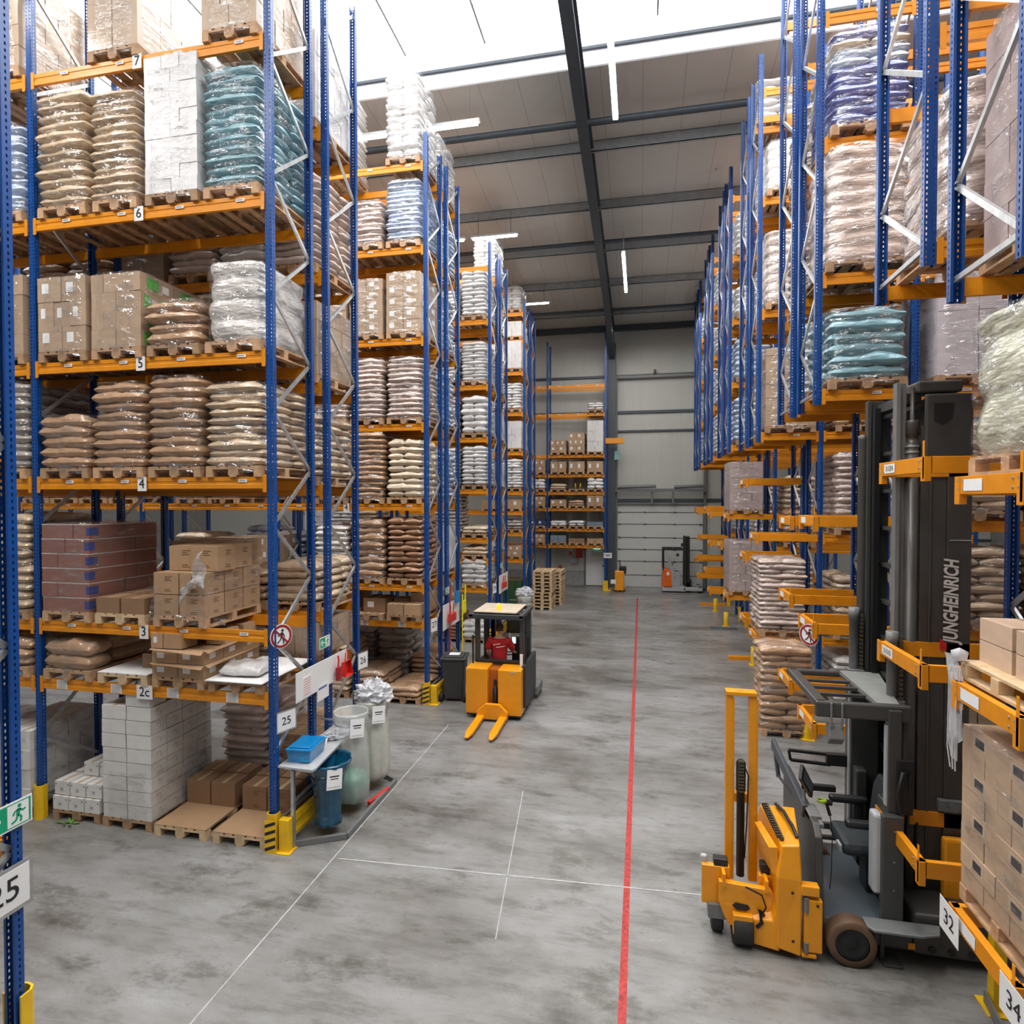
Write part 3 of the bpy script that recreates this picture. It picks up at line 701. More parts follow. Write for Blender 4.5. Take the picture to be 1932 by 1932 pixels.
tag(ob('white_bag',sackdata(2,S['white']),None,None,(x-.05,yA-.25,z2+.235),.1,scale=(.75,1.2,1.25)),'white filled bag lying on the white sheet, shelf 2c','bag')
# floor: small white tray cartons
x=slotx(0,3)+.05;yf=YA+.62
bare_pallet(x,yf,0,'dark wooden pallet on floor under the small white cartons')
g='small white cartons on the floor pallet'
for i,row_ in enumerate(([(a,b_) for a in(-.27,0,.27) for b_ in(-.45,-.15,.15)],[(a,b_) for a in(-.27,0,.27) for b_ in(-.42,-.1)],[(a,b_) for a in(0,.27) for b_ in(-.2,.12)],[(.15,.12)])):
    for a,b_ in row_:
        nmz=['bottom','second','third','top'][i];c='left' if a<-.1 else('middle' if a<.2 and i<2 else 'right')
        crate(x+a,yf+b_,.145+.2*i,.26,.3,.19,f'small white carton, {nmz} layer, {c} stack, {["front","second","back"][min(2,int((b_+.45)/.3))]} row',WBOX,'dots',rz=random.uniform(-.03,.03),group=g)
x=slotx(0,2)+.03
t=thing('pallet_of_white_cartons','tall pallet of plain white cartons half wrapped in film, on floor','pallet load',(x,yf-.02,0))
ob('pallet',pallet_mesh(),None,t)
for i in range(9):
    for a in range(2):
        for b_ in range(4):
            if i==8 and (a==0 and b_ or b_==1):continue
            if a==0 and b_>0 and i<7:continue
            if i==8 and a==0:continue
            ob('carton',boxdata('swirl',WBOX),None,t,(-.2+.4*a+random.uniform(-.008,.008),-.45+.3*b_,.144+.196*i),random.uniform(-.015,.015),scale=(.395,.295,.19))
ob('stretch_film',filmshell(.83,1.22,.1,.8,5,amp=.015,top=False),None,t)
for s_,nm in((1,'left'),(0,'right')):
    x=slotx(0,s_)+.02+(.0 if s_ else .02);bare_pallet(x,yf-.06,0,f'floor pallet covered by a brown sheet, {nm} one of two',light=True)
    tag(ob('cardboard_sheet',M().box(-.4,.4,-.6,.6,0,.01),CARD,None,(x,yf-.06,.145)),f'flat brown cardboard sheet on the {nm} floor pallet','sheet')
    for a in(-.2,.2):
        for b_,n2 in((.1,'front'),(.42,'back')):
            crate(x+a,yf+b_,.156,.39,.32,.34 if b_<.2 else .36,f'brown carton, {n2} {"left" if a<0 else "right"} of four on the {nm} floor pallet',CARDD,'print' if s_==0 else 'tape')
# neighbour bay of A seen at far left, and rear rows
for lv,c,h,kd in((6,CARDP,1.4,'boxes'),(5,'bluew',1.2,'sacks'),(4,CARDP,1.1,'boxes'),(3,'grey',1.2,'sacks'),(2,'tan',1.3,'sacks'),(1,'brown',.4,'sacks'),(0,WBOX,1.1,'boxes')):
    for s_ in(0,1):put('A',0,1,s_,lv,kd,c,h*(1-.1*s_),desc=None if isinstance(c,str) else 'wrapped cartons',bk='tape',lay=.3 if kd=='boxes' else .12)
pal=['tan','brown','pinkw','white','pale','grey']
rng=random.Random(42)
def fill(rk,row,b,slots,lvs,mats,hmax,film=.4,skip=()):
    for lv in lvs:
        zz=([0]+LV[rk]+[12.6])[lv];nx=([0]+LV[rk]+[14])[lv+1];room=nx-zz-.45
        for s_ in slots:
            if (lv,s_) in skip or rng.random()<.08:continue
            c=rng.choice(mats);h=min(hmax,room-.15)*rng.uniform(.75,1)
            if h<.2:h=.2
            if c in S:put(rk,row,b,s_,lv,'sacks',c,h,lay=rng.choice([.115,.13]),film=rng.random()<film)
            else:put(rk,row,b,s_,lv,'boxes',{'box':CARDP,'wbox':WBOXW,'cbox':CARD}[c],h,desc={'box':'wrapped brown cartons','wbox':'white cartons','cbox':'brown cartons'}[c],bk=rng.choice(['label','tape']),lay=.3,film=rng.random()<film)
fill('A',1,0,range(4),[3,4,5],['tan','box','pinkw','pale'],1.35,.3)
put('A',1,0,0,6,'boxes',WBOXW,1.3,'pale wrapped cartons',lay=.3);put('A',1,0,1,6,'sacks','white',1.1);put('A',1,0,2,6,'sacks','white',1.1)
put('A',1,0,0,2,'sacks','tan',.55,film=0);put('A',1,0,1,2,'sacks','brown',.5,film=0);put('A',1,0,2,2,'boxes',CARD,.9,'brown cartons',bk='tape')
put('A',1,0,0,1,'boxes',CARDP,.5,'wrapped brown cartons',lay=.25);put('A',1,0,1,1,'sacks','brown',.35)
put('A',1,0,0,0,'boxes',CARD,.8,'brown printed cartons',lay=.27,bk='print',film=0);put('A',1,0,1,0,'sacks','pinkw',1.1,film=1)
fill('A',1,1,[0,1],[1,3,4,5],['brown','tan','box'],1.2,.2)
# --- rack B front (slots next to the aisle matter most)
def B(s_,lv,kd,c,h,desc=None,row=0,b=0,rk='B',**k):return put(rk,row,b,s_,lv,kd,c,h,desc,**k)
B(0,7,'sacks','white',1.75,lay=.15,seed=51);B(1,7,'sacks','white',1.2,lay=.12) if False else None
B(2,7,'sacks','pale',1.75,lay=.12,seed=52);
B(0,6,'sacks','bluew',1.3,lay=.1,seed=53);B(1,6,'sacks','pinkw',.95,seed=54);B(2,6,'sacks','white',.95,seed=55);B(3,6,'sacks','white',1.,seed=56)
B(0,5,'boxes',CARDP,1.3,'brown parcels in film',lay=.26,nb=(2,2),bk='label',seed=57);B(1,5,'boxes',CARDP,1.2,'brown parcels in film',lay=.26,nb=(2,2),bk='label',seed=58);B(2,5,'boxes',CARDP,1.1,'brown parcels in film',lay=.26,nb=(2,2),bk='label',seed=59)
B(0,4,'sacks','pinkw',1.35,lay=.11,seed=60);B(1,4,'sacks','pinkw',1.35,lay=.11,seed=61);B(2,4,'sacks','pinkw',1.2,seed=62)
B(0,3,'sacks','cream',1.25,lay=.14,seed=63,film=0);B(1,3,'sacks','brown',1.4,lay=.12,seed=64);B(2,3,'sacks','tan',.6,seed=65);
B(0,2,'sacks','dbrown',1.3,lay=.12,seed=66,film=0);B(1,2,'sacks','brown',1.25,lay=.16,seed=67);B(2,2,'sacks','pale',1.2,seed=68)
z1=LV['B'][0];yB=YA+MOD+.5
for s_,nm in((0,'right'),(1,'left')):
    x=slotx(0,s_);bare_pallet(x,yB,z1,f'wooden pallet on the lowest shelf of second left rack, {nm} one')
x=slotx(0,0)
for a,b_,c,h,nm in((-.2,-.4,0,.24,'front left lower'),(.2,-.4,0,.24,'front right lower'),(-.2,.0,.0,.3,'middle left'),(.2,.0,0,.44,'middle right tall'),(.2,.4,0,.4,'rear right')):
    crate(x+a,yB+b_,z1+.145,.385,.385,h,f'{nm} brown carton on lowest shelf of second left rack',CARD,group='cartons on the second rack lowest shelf')
crate(slotx(0,1)+.1,yB-.1,z1+.145,.55,.6,.32,'dark wide carton beside the stacked cartons, second left rack',CARDD,'label',group='cartons on the second rack lowest shelf')
B(2,1,'boxes',CARD,.4,'brown cartons',film=0,bk='tape')
B(0,0,'sacks','brown',.22,'two layers of brown sacks',film=0,lay=.11,dy=-.1,seed=70);B(1,0,'sacks','brown',.5,'brown sack block',film=1,lay=.12,seed=71);B(2,0,'sacks','tan',1.0)
put('B',1,0,0,0,'sacks','brown',.55,film=0);put('B',1,0,1,0,'sacks','grey',1.3,lay=.17,film=1,seed=72);put('B',1,0,2,0,'sacks','grey',1.1)
fill('B',1,0,[0,1],[2,3,4,5,6],['white','box','tan','wbox','bluew'],1.3,.2)
put('B',1,0,0,7,'sacks','white',1.3,film=1);put('B',1,0,0,1,'boxes',CARDP,.5,'labelled cartons',bk='label',lay=.25)
fill('B',0,1,[0,1,2],[1,2,3],['tan','white','box','pinkw'],1.2,.1)
fill('B',0,1,[0,1,2,3],[5,6,7],['tan','white','box'],1.2,.1);fill('B',1,0,[2,3],[2,3],['white','tan'],1.2,0)
# --- rack C
def Cc(*a,**k):return B(*a,rk='C',**k)
Cc(0,7,'sacks','white',1.35,lay=.125,film=0,seed=81);Cc(1,7,'sacks','white',1.2,film=0)
Cc(0,6,'sacks','white',1.45,lay=.13,film=0,seed=82,row=0) if False else Cc(0,6,'sacks','white',1.25,lay=.1,film=1,seed=82)
Cc(0,5,'sacks','white',1.15,lay=.19,film=0,seed=83);Cc(0,4,'sacks','white',1.15,lay=.12,film=0,seed=84)
Cc(0,3,'sacks','cream',.2,'flat tan and yellow bags',film=0,lay=.1);Cc(1,3,'sacks','grey',1.3,film=0)
Cc(0,2,'sacks','tan',.25,film=0);Cc(0,1,'sacks','white',.75,'white foil-wrapped sacks',film=1,lay=.15,seed=86);Cc(0,0,'sacks','white',.5,film=0,lay=.17,seed=87);Cc(1,0,'sacks','dbrown',.7,film=0)
for lv in(4,5,6):Cc(1,lv,'sacks','white' if lv!=5 else 'pinkw',1.1,film=0)
put('C',1,0,0,8,'sacks','white',1.5,'topmost white sacks',film=0,seed=90,lay=.12)
fill('C',1,0,[0],[1,2,4,5,6,7],['white','wbox','pale'],1.1,.1);fill('C',1,0,[1],[4,5],['white','wbox'],1.1,0)
# extra top beam for the topmost stack on C
# --- rack D
for lv,kd,c,h,ds in((9,'sacks','white',.95,None),(8,'boxes',WBOX,.6,'white cartons'),(7,'boxes',WBOXW,1.1,'white wrapped cartons'),(6,'sacks','white',1.0,None),(5,'boxes',WBOXW,1.1,'white wrapped cartons'),(4,'sacks','white',1.1,None),(3,'boxes',CARD,.35,'low brown cartons'),(2,'sacks','grey',.4,None),(1,'boxes',CARD,.4,'brown cartons')):
    put('D',0,0,0,lv,kd,c,h,ds,film=0,bk='plain' if c!=CARD else 'label')
    if lv in(3,4,6,7):put('D',0,0,1,lv,kd,c,h*.9,ds,film=0)
put('D',0,0,0,0,'boxes',simple('green_bottle_crates',(.04,.09,.04),var=.5,scale=30,rough=.2),1.1,'dark green bottle crates',film=0,lay=.5)
fill('D',1,0,[0],[3,5,6,7],['white','wbox','box'],.9,0)
# --- rack E (three pallets per bay)
def E_(s_,lv,kd,c,h,desc,b=0,**k):
    x=-1.76-.08-.42-s_*.93-b*2.94;z=([0]+EL)[lv]
    mat=S[c] if c in S else c
    return pallet_load(kd,mat,x,31.25,z,h,f'{desc}, {SHN[lv]} shelf of the back wall rack, {["right","middle","left"][s_]} slot'+(' of its left bay' if b else ''),'pallet loads in the back wall rack',film=0,side=False,**k)
E_(0,7,'sacks','white',.3,'low pale sacks');E_(0,6,'boxes',WBOX,1.55,'tall white cartons',lay=.25);E_(1,6,'boxes',CARD,.95,'labelled brown cartons',bk='label',lay=.32);E_(2,6,'boxes',CARD,.6,'labelled brown cartons',bk='label',lay=.3)
for s_ in range(3):E_(s_,5,'boxes',CARD,.5,'labelled brown cartons',bk='label',lay=.5)
E_(0,4,'sacks','white',.5,'white sacks',lay=.17);E_(2,4,'sacks','tan',.2,'low tan sacks')
E_(0,3,'boxes',CARD,.5,'pale brown cartons',bk='label',lay=.5);E_(1,3,'sacks','brown',.24,'brown sacks');E_(2,3,'boxes',CARD,.3,'brown cartons',bk='label',lay=.3)
E_(0,2,'boxes',simple('blue_grey_bottles',(.18,.22,.27),var=.4,scale=30),.2,'blue grey bottle packs',lay=.2);E_(1,2,'sacks','white',.22,'white sacks');E_(2,2,'sacks','white',.2,'white sacks')
E_(0,1,'boxes',CARD,.2,'low brown cartons',lay=.2);E_(1,1,'boxes',CARDD,.2,'dark flat cartons',lay=.2);E_(2,1,'boxes',MATS['blue_grey_bottles'],.35,'blue bottle packs',lay=.35)
for lv,c,h in((1,CARD,.4),(2,simple('dark_blue_goods',(.03,.04,.12)),.3),(3,CARD,.45),(4,'white',.5),(5,CARD,.6)):
    E_(0,lv,'sacks' if c=='white' else 'boxes',c,h,'white sacks' if c=='white' else('dark blue packs' if lv==2 else 'brown cartons'),b=1,lay=.17 if c=='white' else None,bk='label')
bp=bare_pallet(-3.19,31.25,EL[3],'pallet with two gold bottles on the back wall rack',group='back wall rack pallets')
for dx,nm in((-.1,'left'),(.15,'right')):
    tag(ob('gold_bottle',M().lathe([(.05,0),(.06,.02),(.06,.2),(.03,.27),(.03,.33),(0.001,.33)],(0,0,0),10),simple('gold',(.6,.38,.06),metal=.6,rough=.3),None,(-3.19+dx,31.1,EL[3]+.145)),f'{nm} gold bottle standing on the back wall rack pallet','bottle')
fill('B',0,2,[0,1,2,3],[1,2,3],['tan','white','pinkw','grey'],1.1,0)
fill('A',1,2,[0,1],[1,2,3],['brown','tan'],1.1,0);fill('B',1,1,[0,1,2],[2,3],['white','tan','bluew'],1.1,0);fill('C',0,1,[0,1,2],[2,3,4],['white','tan','wbox'],.9,0)
# ------------------------------------------------------------------ right side loads
def rput(k,q,x,z,kind,c,h,desc,where,w=1.0,dy=0,side=False,film=1,**kw):
    yy=RY[k]+(1.4 if q else 0)+.5+dy
    mat=S[c] if c in S else c
    return pallet_load(kind,mat,x,yy,z,h,f'{desc}, {where}',f'pallet loads in the {RN[k]} rack block',w=w,film=film,side=side,**kw)
HXc=HX+.62
# nearest block
rput(0,0,HXc+.02,4.73,'pack','milk',1.03,'milky wrapped tub load','near right pallet on the upper transfer frame',w=1.15,lay=.42,d=1.0,dy=-.08,seed=101)
x0=HX+.62;yR=RY[0]+.42
bare_pallet(x0,yR,3.11,'light pallet on the middle transfer frame at the right edge',w=1.15,d=.95,light=True,group='right edge pallets')
g='plain new cartons at the right edge'
for i in range(2):
    for a,b_ in ((-.3,-.22),(.3,-.22),(-.3,.26),(.3,.26)):
        if i and b_>0 and a<0:pass
        crate(x0+a+.14,yR+b_,3.255+.175*i,.58,.44,.17,f'plain carton {["lower","upper"][i]} layer, {"left" if a<0 else "right"} {"front" if b_<0 else "back"}, on the middle right frame',CARDP if 0 else boxmat('new_card',(.60,.43,.31)),'tape',group=g)
sc_=M()
rows=[]
for i in range(9):
    rows.append([(x0-.62+.02*math.sin(j*2+i*.7),yR+.44+.03*j-.12*math.sin(i/8*2),3.28-.075*i-.012*(j%3)*i*.4) for j in range(7)])
sc_.rows(rows)
for j in range(6):sc_.tube([(x0-.62,yR+.38+.035*j,3.2),(x0-.66+.01*j,yR+.36+.045*j,2.9),(x0-.63,yR+.40+.03*j,2.62-.05*(j%3)),(x0-.62,yR+.42+.02*j,2.45-.09*(j%2))],.006,5)
sc_.lathe([(.001,-.05),(.05,-.03),(.06,.03),(.001,.06)],(x0-.61,yR+.42,3.3),10)
tag(ob('torn_film_scrap',sc_,simple('white_film',(.75,.75,.78),rough=.25,alpha=.6,bump=.3)),'torn white plastic film hanging from the middle right frame','film scrap')
rput(0,0,x0,1.31,'boxes',boxmat('new_card2',(.52,.37,.25),.3),1.28,'long brown cartons with dark windows','near right pallet on the lower transfer frame',w=1.1,d=1.0,dy=-.08,lay=.155,nb=(2,3),bk='window',side=False,seed=103)
rput(0,1,HXc+.05,6.81,'pack','pinkw',1.25,'puffy grey-brown film load','lowest hanging shelf of nearest right block rear row',lay=.22,seed=104,dy=.1)
rput(0,0,HXc+.12,6.34,'boxes',boxmat('purple_brown',(.40,.29,.27),.7),1.75,'tall purplish brown wrapped cartons','hanging shelf at the upper right edge',w=1.05,lay=.3,nb=(2,3),bk='label',seed=105,d=1.0,dy=.02)
for x,z,q,c in ((4.35,6.34,0,'boxes'),(4.35,6.81,1,'boxes'),(5.4,6.34,0,'boxes'),(4.35,8.61,1,'sacks')):
    rput(0,q,x,z,c,S['tan'] if c=='sacks' else CARDP,1.2,'wrapped brown goods',f'{"front" if q==0 else "rear"} row of nearest right block, {x:.0f}th metre, level {z:.0f}' if 0 else {(4.35,6.34):'inner bay, lower shelf, nearest right block front row',(4.35,6.81):'inner bay, lower shelf, nearest right block rear row',(5.4,6.34):'deep inner slot, lower shelf, nearest right block',(4.35,8.61):'inner bay, second shelf, nearest right block'}[(x,z)],lay=.15,bk='label')
# second block (teal sacks above the lift truck)
rput(1,0,HXc,6.1,'sacks','teal',1.0,'teal plastic sacks under loose film','hanging shelf above the tall lift truck',lay=.16,side=True,seed=111,msk=[S['teal'],S['teal'],S['bluew'],S['teal']],mono=True)
rput(1,0,HXc,7.75,'pack','pinkw',1.6,'tall bulging tan film load','second hanging shelf of second right block',lay=.2,seed=112,w=1.1)
rput(1,0,HXc,9.65,'sacks','blue',1.35,'blue printed packs in film','third hanging shelf of second right block',lay=.13,side=True,seed=113,msk=[S['blue'],S['blue'],S['bluew'],S['cream']])
rput(1,0,4.45,6.1,'boxes',LBOX,1.45,'pale lilac white cartons in film','inner bay beside the teal sacks',lay=.29,nb=(2,2),seed=114)
rput(1,0,5.55,6.1,'boxes',LBOX,1.4,'pale white cartons in film','deeper inner slot beside the lilac cartons',lay=.29,nb=(2,2),seed=115)
rput(1,0,4.45,7.75,'boxes',CARDP,1.4,'brown wrapped cartons','inner bay second shelf of second right block',lay=.28,bk='label')
for lz,c,h,ds in ((4.25,'tan',1.2,'tan wrapped sacks'),(2.8,'tan',1.0,'tan sacks'),(1.3,CARDP,1.0,'pinkish wrapped cartons')):
    for xx,nm in((4.5,'beside'),(5.6,'deeper behind')):
        rput(1,0,xx,lz if lz!=2.8 else 2.75,'boxes' if c is CARDP else 'sacks',c,h,ds,f'{SHN[[4.25,2.8,1.3].index(lz)*-1+3]} shelf {nm} the tall mast',lay=.2 if c is CARDP else .12)
for lz,c,h,ds in ((4.25,'pinkw',1.25,'tan sacks in film'),(2.75,CARDP,1.1,'pinkish wrapped cartons'),(1.3,'pale',1.0,'pale wrapped sacks')):
    rput(1,1,4.45,lz,'boxes' if c is CARDP else 'sacks',c,h,ds,f'inner bay {SHN[{4.25:3,2.75:2,1.3:1}[lz]]} shelf, second right block rear row',lay=.2 if c is CARDP else .12)
for z,c in((6.1,'white'),(7.75,'pinkw'),(9.65,'tan')):
    rput(1,1,HXc,z,'sacks',c,1.2,CN[c],f'{["lowest","second","third"][[6.1,7.75,9.65].index(z)]} hanging shelf, second right block rear row',film=1,lay=.13,side=True)
# third block
rput(2,0,HXc,5.97,'boxes',CARDP,1.65,'tall pinkish cartons in film','lowest hanging shelf of third right block',lay=.15,nb=(2,3),bk='tape',seed=121)
rput(2,0,HXc,8.6,'pack','pinkw',1.5,'bulging tan film load','second hanging shelf of third right block',lay=.2,seed=122)
rput(2,0,HXc,11.0,'pack','pale',1.0,'white film load','third hanging shelf of third right block',lay=.2)
rput(2,0,HX+.5,1.6,'sacks','pinkw',1.5,'tall tan sacks in film','transfer frame above the floor stack',w=.95,lay=.1,side=True,seed=123)
pallet_load('sacks',S['brown'],HX+.26,12.75,0,1.5,'brown sacks in film standing on the floor by the overhead guard','floor pallets on the right',w=.95,d=.9,lay=.13,side=True,seed=124)
for z,kd,c,h in((1.6,'sacks','tan',1.2),(3.8,'sacks','pinkw',1.5)):
    for xx,nm in((4.4,'first inner slot'),(5.3,'second inner slot')):
        rput(2,0,xx,z,kd,c,h,'tan wrapped sacks',f'{nm}, {"lower" if z<2 else "upper"} ground shelf of third right block',w=.8,lay=.13)
for xx,nm in((4.4,'first'),(5.3,'second')):
    rput(2,0,xx,0,'sacks','pale',1.0,'pale foil-wrapped sacks',f'{nm} inner floor slot of third right block',w=.8,lay=.13)
    rput(2,0,xx,5.97,'sacks','tan',1.6,'tan sacks',f'{nm} inner slot above the transfer frames, third right block',w=.8,film=0)
    rput(1,0,xx+.05,0,'sacks','grey',.9,'grey film sacks',f'{nm} inner floor slot of second right block',w=.8,lay=.14) 
# fourth block: two carton loads
for z,h in((4.13,1.35),(1.8,1.42)):
    rput(3,0,HX+.46,z,'boxes',boxmat('pink_card',(.42,.33,.31),.6),h,'mauve brown cartons in film',f'{"upper" if z>3 else "lower"} transfer frame of fourth right block',w=.9,lay=.24,nb=(2,3),bk='plain',seed=int(z*10))
rr=random.Random(5)
for k in(2,3,4,5):
    for q in((1,) if k==2 else (0,1)):
        for li,z in enumerate(HL[k][:4]):
            c=rr.choice(['white','white','pale','bluew']);
            rput(k,q,HXc,z,'sacks',c,rr.uniform(.8,1.3),CN[c],f'{["lowest","second","third","top"][li]} hanging shelf, {RN[k]} block {["front","rear"][q]} row',film=0,lay=.15,side=True,w=.95)
    if k>2:
        for li,z in enumerate(GL[k]):rput(k,0,4.35,z,'sacks',rr.choice(['tan','white']),.9,'wrapped sacks',f'{SHN[li+1]} ground shelf inner bay of {RN[k]} block',film=0,w=.8,lay=.15)
# yellow guards, floor stops on the right
def floor_bar(p,q,label,mat=None):
    tag(ob('floor_stop',M().bar(p,q,.12,.1),mat or ORANGE),label,'floor stop','orange floor stops')
floor_bar((2.45,18.1,.05),(3.3,18.15,.05),'orange floor stop bar before the third right block pallets');floor_bar((2.5,27.3,.05),(3.6,27.3,.05),'orange floor stop bar near the back wall')
floor_bar((2.4,22.3,.04),(3.3,22.25,.04),'dark grey floor stop bar between the two orange ones',MGREY)
for x,y,nm in((3.1,12.35,'by the floor sacks'),(3.12,6.1,'at the lower right corner'),(3.05,17.6,'before the third right block'),(3.0,22.8,'before the fifth right block'),(3.0,25.9,'nearest the back wall')):
    t=thing('bollard',f'yellow guard post {nm}','bollard',(x,y,0));h=.5 if y>7 else 1.15
    if y>7:ob('post',M().lathe([(.08,0),(.08,h),(.06,h+.01)],(0,0,0),14),YEL,t)
    else:ob('post',M().box(-.05,.05,-.05,.05,0,h),YEL,t)
    ob('foot',M().box(-.12,.12,-.12,.12,0,.012),YEL,t)
tag(ob('guide_rail',M().bar((2.75,4.0,.06),(3.05,6.15,.06),.02,.12),MGREY),'low grey steel floor rail at the lower right corner','rail')
# signs 32 and 3.
def leafsign(s,y0,y1,z,label,tilt=0):
    t=thing('number_sign',label,'sign',(HX-.055,(y0+y1)/2,z));w=abs(y1-y0)
    t.rotation_euler=(0,0,R(-90))
    ob('card',M().box(-w/2,w/2,-.002,.001,-.13,.13),PAPER,t,bevel=0)
    ob('lettering',text_mesh(s,.17,INK),None,t,(0,-.004,0),rot=FRONT)
leafsign('32',5.25,5.55,1.17,'curled white sign 32 on the lower right orange frame')
leafsign('34',4.38,4.7,1.19,'white sign starting with 3 in the lower right corner')
def nopass(x,y,z,rz,label):
    t=thing('prohibition_sign',label,'sign',(x,y,z),rz)
    ob('disc',M().lathe([(.16,0),(.16,.004)],(0,0,0),32,ax='y',sm=False),PAPER,t)
    rg=M();rows=[]
    for r_,yy in((.15,-.003),(.118,-.003)):rows.append([(r_*math.cos(a*math.pi/20),yy,r_*math.sin(a*math.pi/20)) for a in range(40)])
    rg.rows(rows,close=True)
    dr=simple('sign_red',(.30,.02,.02),rough=.5)
    ob('red_ring',rg,dr,t)
    m=M();m.lathe([(.018,-.005),(.018,-.003)],(.015,0,.075),12,ax='y')
    f=lambda pts,w_:[m.bar((a[0],-.004,a[1]),(b[0],-.004,b[1]),w_,.002,up=(0,1,0)) for a,b in zip(pts,pts[1:])]
    f([(.01,.05),(.005,-.01)],.032);f([(.01,.045),(.04,.01),(.045,-.02)],.011);f([(.0,.045),(-.035,.02),(-.05,.005)],.011);f([(.005,-.01),(.03,-.05),(.03,-.1)],.015);f([(.003,-.01),(-.02,-.05),(-.06,-.085)],.015)
    ob('walking_figure',m,INK,t);ob('red_bar',M().bar((-.095,-.006,.095),(.095,-.006,-.095),.022,.002,up=(0,1,0)),dr,t)
nopass(XA+.08,YA+.09,2.76,R(65),'round no-pedestrians sign on the nearest left rack post')
nopass(HX-.05,9.6,2.55,R(-50),'round no-pedestrians sign on the right orange frame beside the sacks')
# ------------------------------------------------------------------ workstation at the end of the nearest left rack
EX=XA+.08
exit_sign((EX+.0,YA+1.2,2.43),.30,.17,'small green exit arrow sign above the white notice board')
num_sign('25',(EX+.02,YA+.16,1.63),.28,.24,'white sign 25 beside the blue plastic box',rz=R(70),fr=GALV,back=.02)
num_sign('26',(EX+.0,YA+2.45,1.83),.24,.26,'small framed number sign on the rear post of the nearest left rack',rz=R(78))
nb_=thing('notice_board','white notice board fixed to the end of the nearest left rack','board',(EX+.06,YA+1.15,2.0),R(90))
ob('panel',M().box(-.82,.62,0,.01,-.2,.2),WHITE,nb_)
ob('red_print_sheet',M().box(-.66,-.44,-.003,0,-.17,.1),PAPER,nb_)
mm=M()
for i in range(7):mm.box(-.64,-.46,-.005,-.003,-.15+i*.035,-.14+i*.035)
ob('printed_lines',mm,simple('pink_ink',(.6,.25,.25)),nb_)
ob('notice_sheet',M().box(-.28,.04,-.004,-.001,-.36,-.14),PAPER,nb_);ob('printed_lines',M().box(-.25,-.02,-.006,-.004,-.2,-.17),simple('blue_ink',(.12,.15,.4)),nb_)
for dx,sc__,rz_ in((.22,.8,.0),(.48,1.1,.2)):
    t=thing('dustpan',f'{"small dark red hand brush" if dx<.3 else "bright red dustpan"} hanging on the white notice board','dustpan',(EX+.1,YA+1.15+dx,2.02),R(90))
    if dx<.3:
        ob('brush_handle',M().tube([(0,-.02,.17),(0,-.03,.1),(0,-.02,.0)],.014,8),REDP,t);ob('brush_head',M().box(-.05,.05,-.05,0,-.2,0),simple('dark_red',(.3,.01,.015)),t,bevel=.01)
    else:
        ob('handle',M().tube([(-.04,-.02,0),(-.04,-.03,.14),(0,-.03,.2),(.04,-.03,.14),(.04,-.02,0)],.011,8),REDP,t)
        ob('pan',M().add([(-.12,0,-.19),(.12,0,-.19),(.12,0,.02),(-.12,0,.02),(-.12,-.08,-.2),(.12,-.08,-.2),(.09,-.05,.03),(-.09,-.05,.03)],[(0,1,2,3),(0,3,7,4),(1,5,6,2),(3,2,6,7),(0,4,5,1)]),REDP,t)
wt=thing('packing_table','narrow grey work shelf on steel legs at the rack end','table',(0,0,0))
zt=1.06
ob('table_top',M().prism([(XA+.06,YA+.02),(XA+.56,YA+.0),(XA+.58,YA+.06),(XA+.42,YA+1.55),(XA+.06,YA+1.6)],'z',zt,zt+.025),LGREY,wt)
ob('frame',M().bar((XA+.1,YA+.12,zt-.03),(XA+.5,YA+.1,zt-.03),.04,.05).bar((XA+.5,YA+.1,zt-.03),(XA+.4,YA+1.5,zt-.03),.04,.05),GALV,wt)
for x,y in((XA+.24,YA+.08),(XA+.2,YA+1.45)):ob('leg',M().bar((x,y,0),(x,y,zt-.04),.045,.045),GALV,wt)
ob('crossbar',M().bar((XA+.24,YA+.1,.6),(XA+.2,YA+1.45,.62),.035,.035),GALV,wt)
fr_=M();pts=[(XA+.05,YA+.0,.04),(XA+.82,YA+.42,.04),(XA+.83,YA+2.05,.04),(XA+.3,YA+2.35,.04)]
for a,b_ in zip(pts,pts[1:]):fr_.bar(a,b_,.05,.07)
tag(ob('floor_frame',fr_,MGREY),'grey steel frame on the floor around the waste bags','floor frame')
BP=simple('blue_box_plastic',(.01,.30,.72),rough=.12,trans=.35,coat=.4,var=.1)
t=thing('plastic_box','bright blue lidded plastic box on the work shelf','box',(XA+.27,YA+.36,zt+.027),R(4));t.scale=(1.2,1.2,1.25)
ob('tub',M().add([(-.12,-.17,0),(.12,-.17,0),(.12,.17,0),(-.12,.17,0),(-.14,-.19,.13),(.14,-.19,.13),(.14,.19,.13),(-.14,.19,.13)],[(0,1,2,3),(0,1,5,4),(1,2,6,5),(2,3,7,6),(3,0,4,7)]),BP,t)
ob('lid',M().box(-.15,.15,-.2,.2,.13,.15).box(-.12,.12,-.17,.17,.15,.165),BP,t,bevel=.012)
tag(ob('blue_bag',M().rows([[(XA+.12+.1*i,YA+.16+.03*math.sin(i*2+j),zt+.05+.05*j) for j in range(4)] for i in range(4)]),simple('blue_film',(.02,.28,.6),rough=.3)),'folded blue plastic film behind the sign 25','film')
rows=[]
for j in range(9):
    rows.append([(XA+.33+(.14-.02*j/8)*math.cos(a)*(1 if j<8 else .3),YA+.75+(.12)*math.sin(a)*(1 if j<8 else .3),zt-.08-.07*j) for a in [2*math.pi*i/16 for i in range(16)]])
tag(ob('hanging_bag',M().rows(rows,close=True),simple('blue_bag_film',(.01,.16,.30),rough=.3,var=.3)),'dark blue film bag hanging below the work shelf','bag')
rg=random.Random(3)
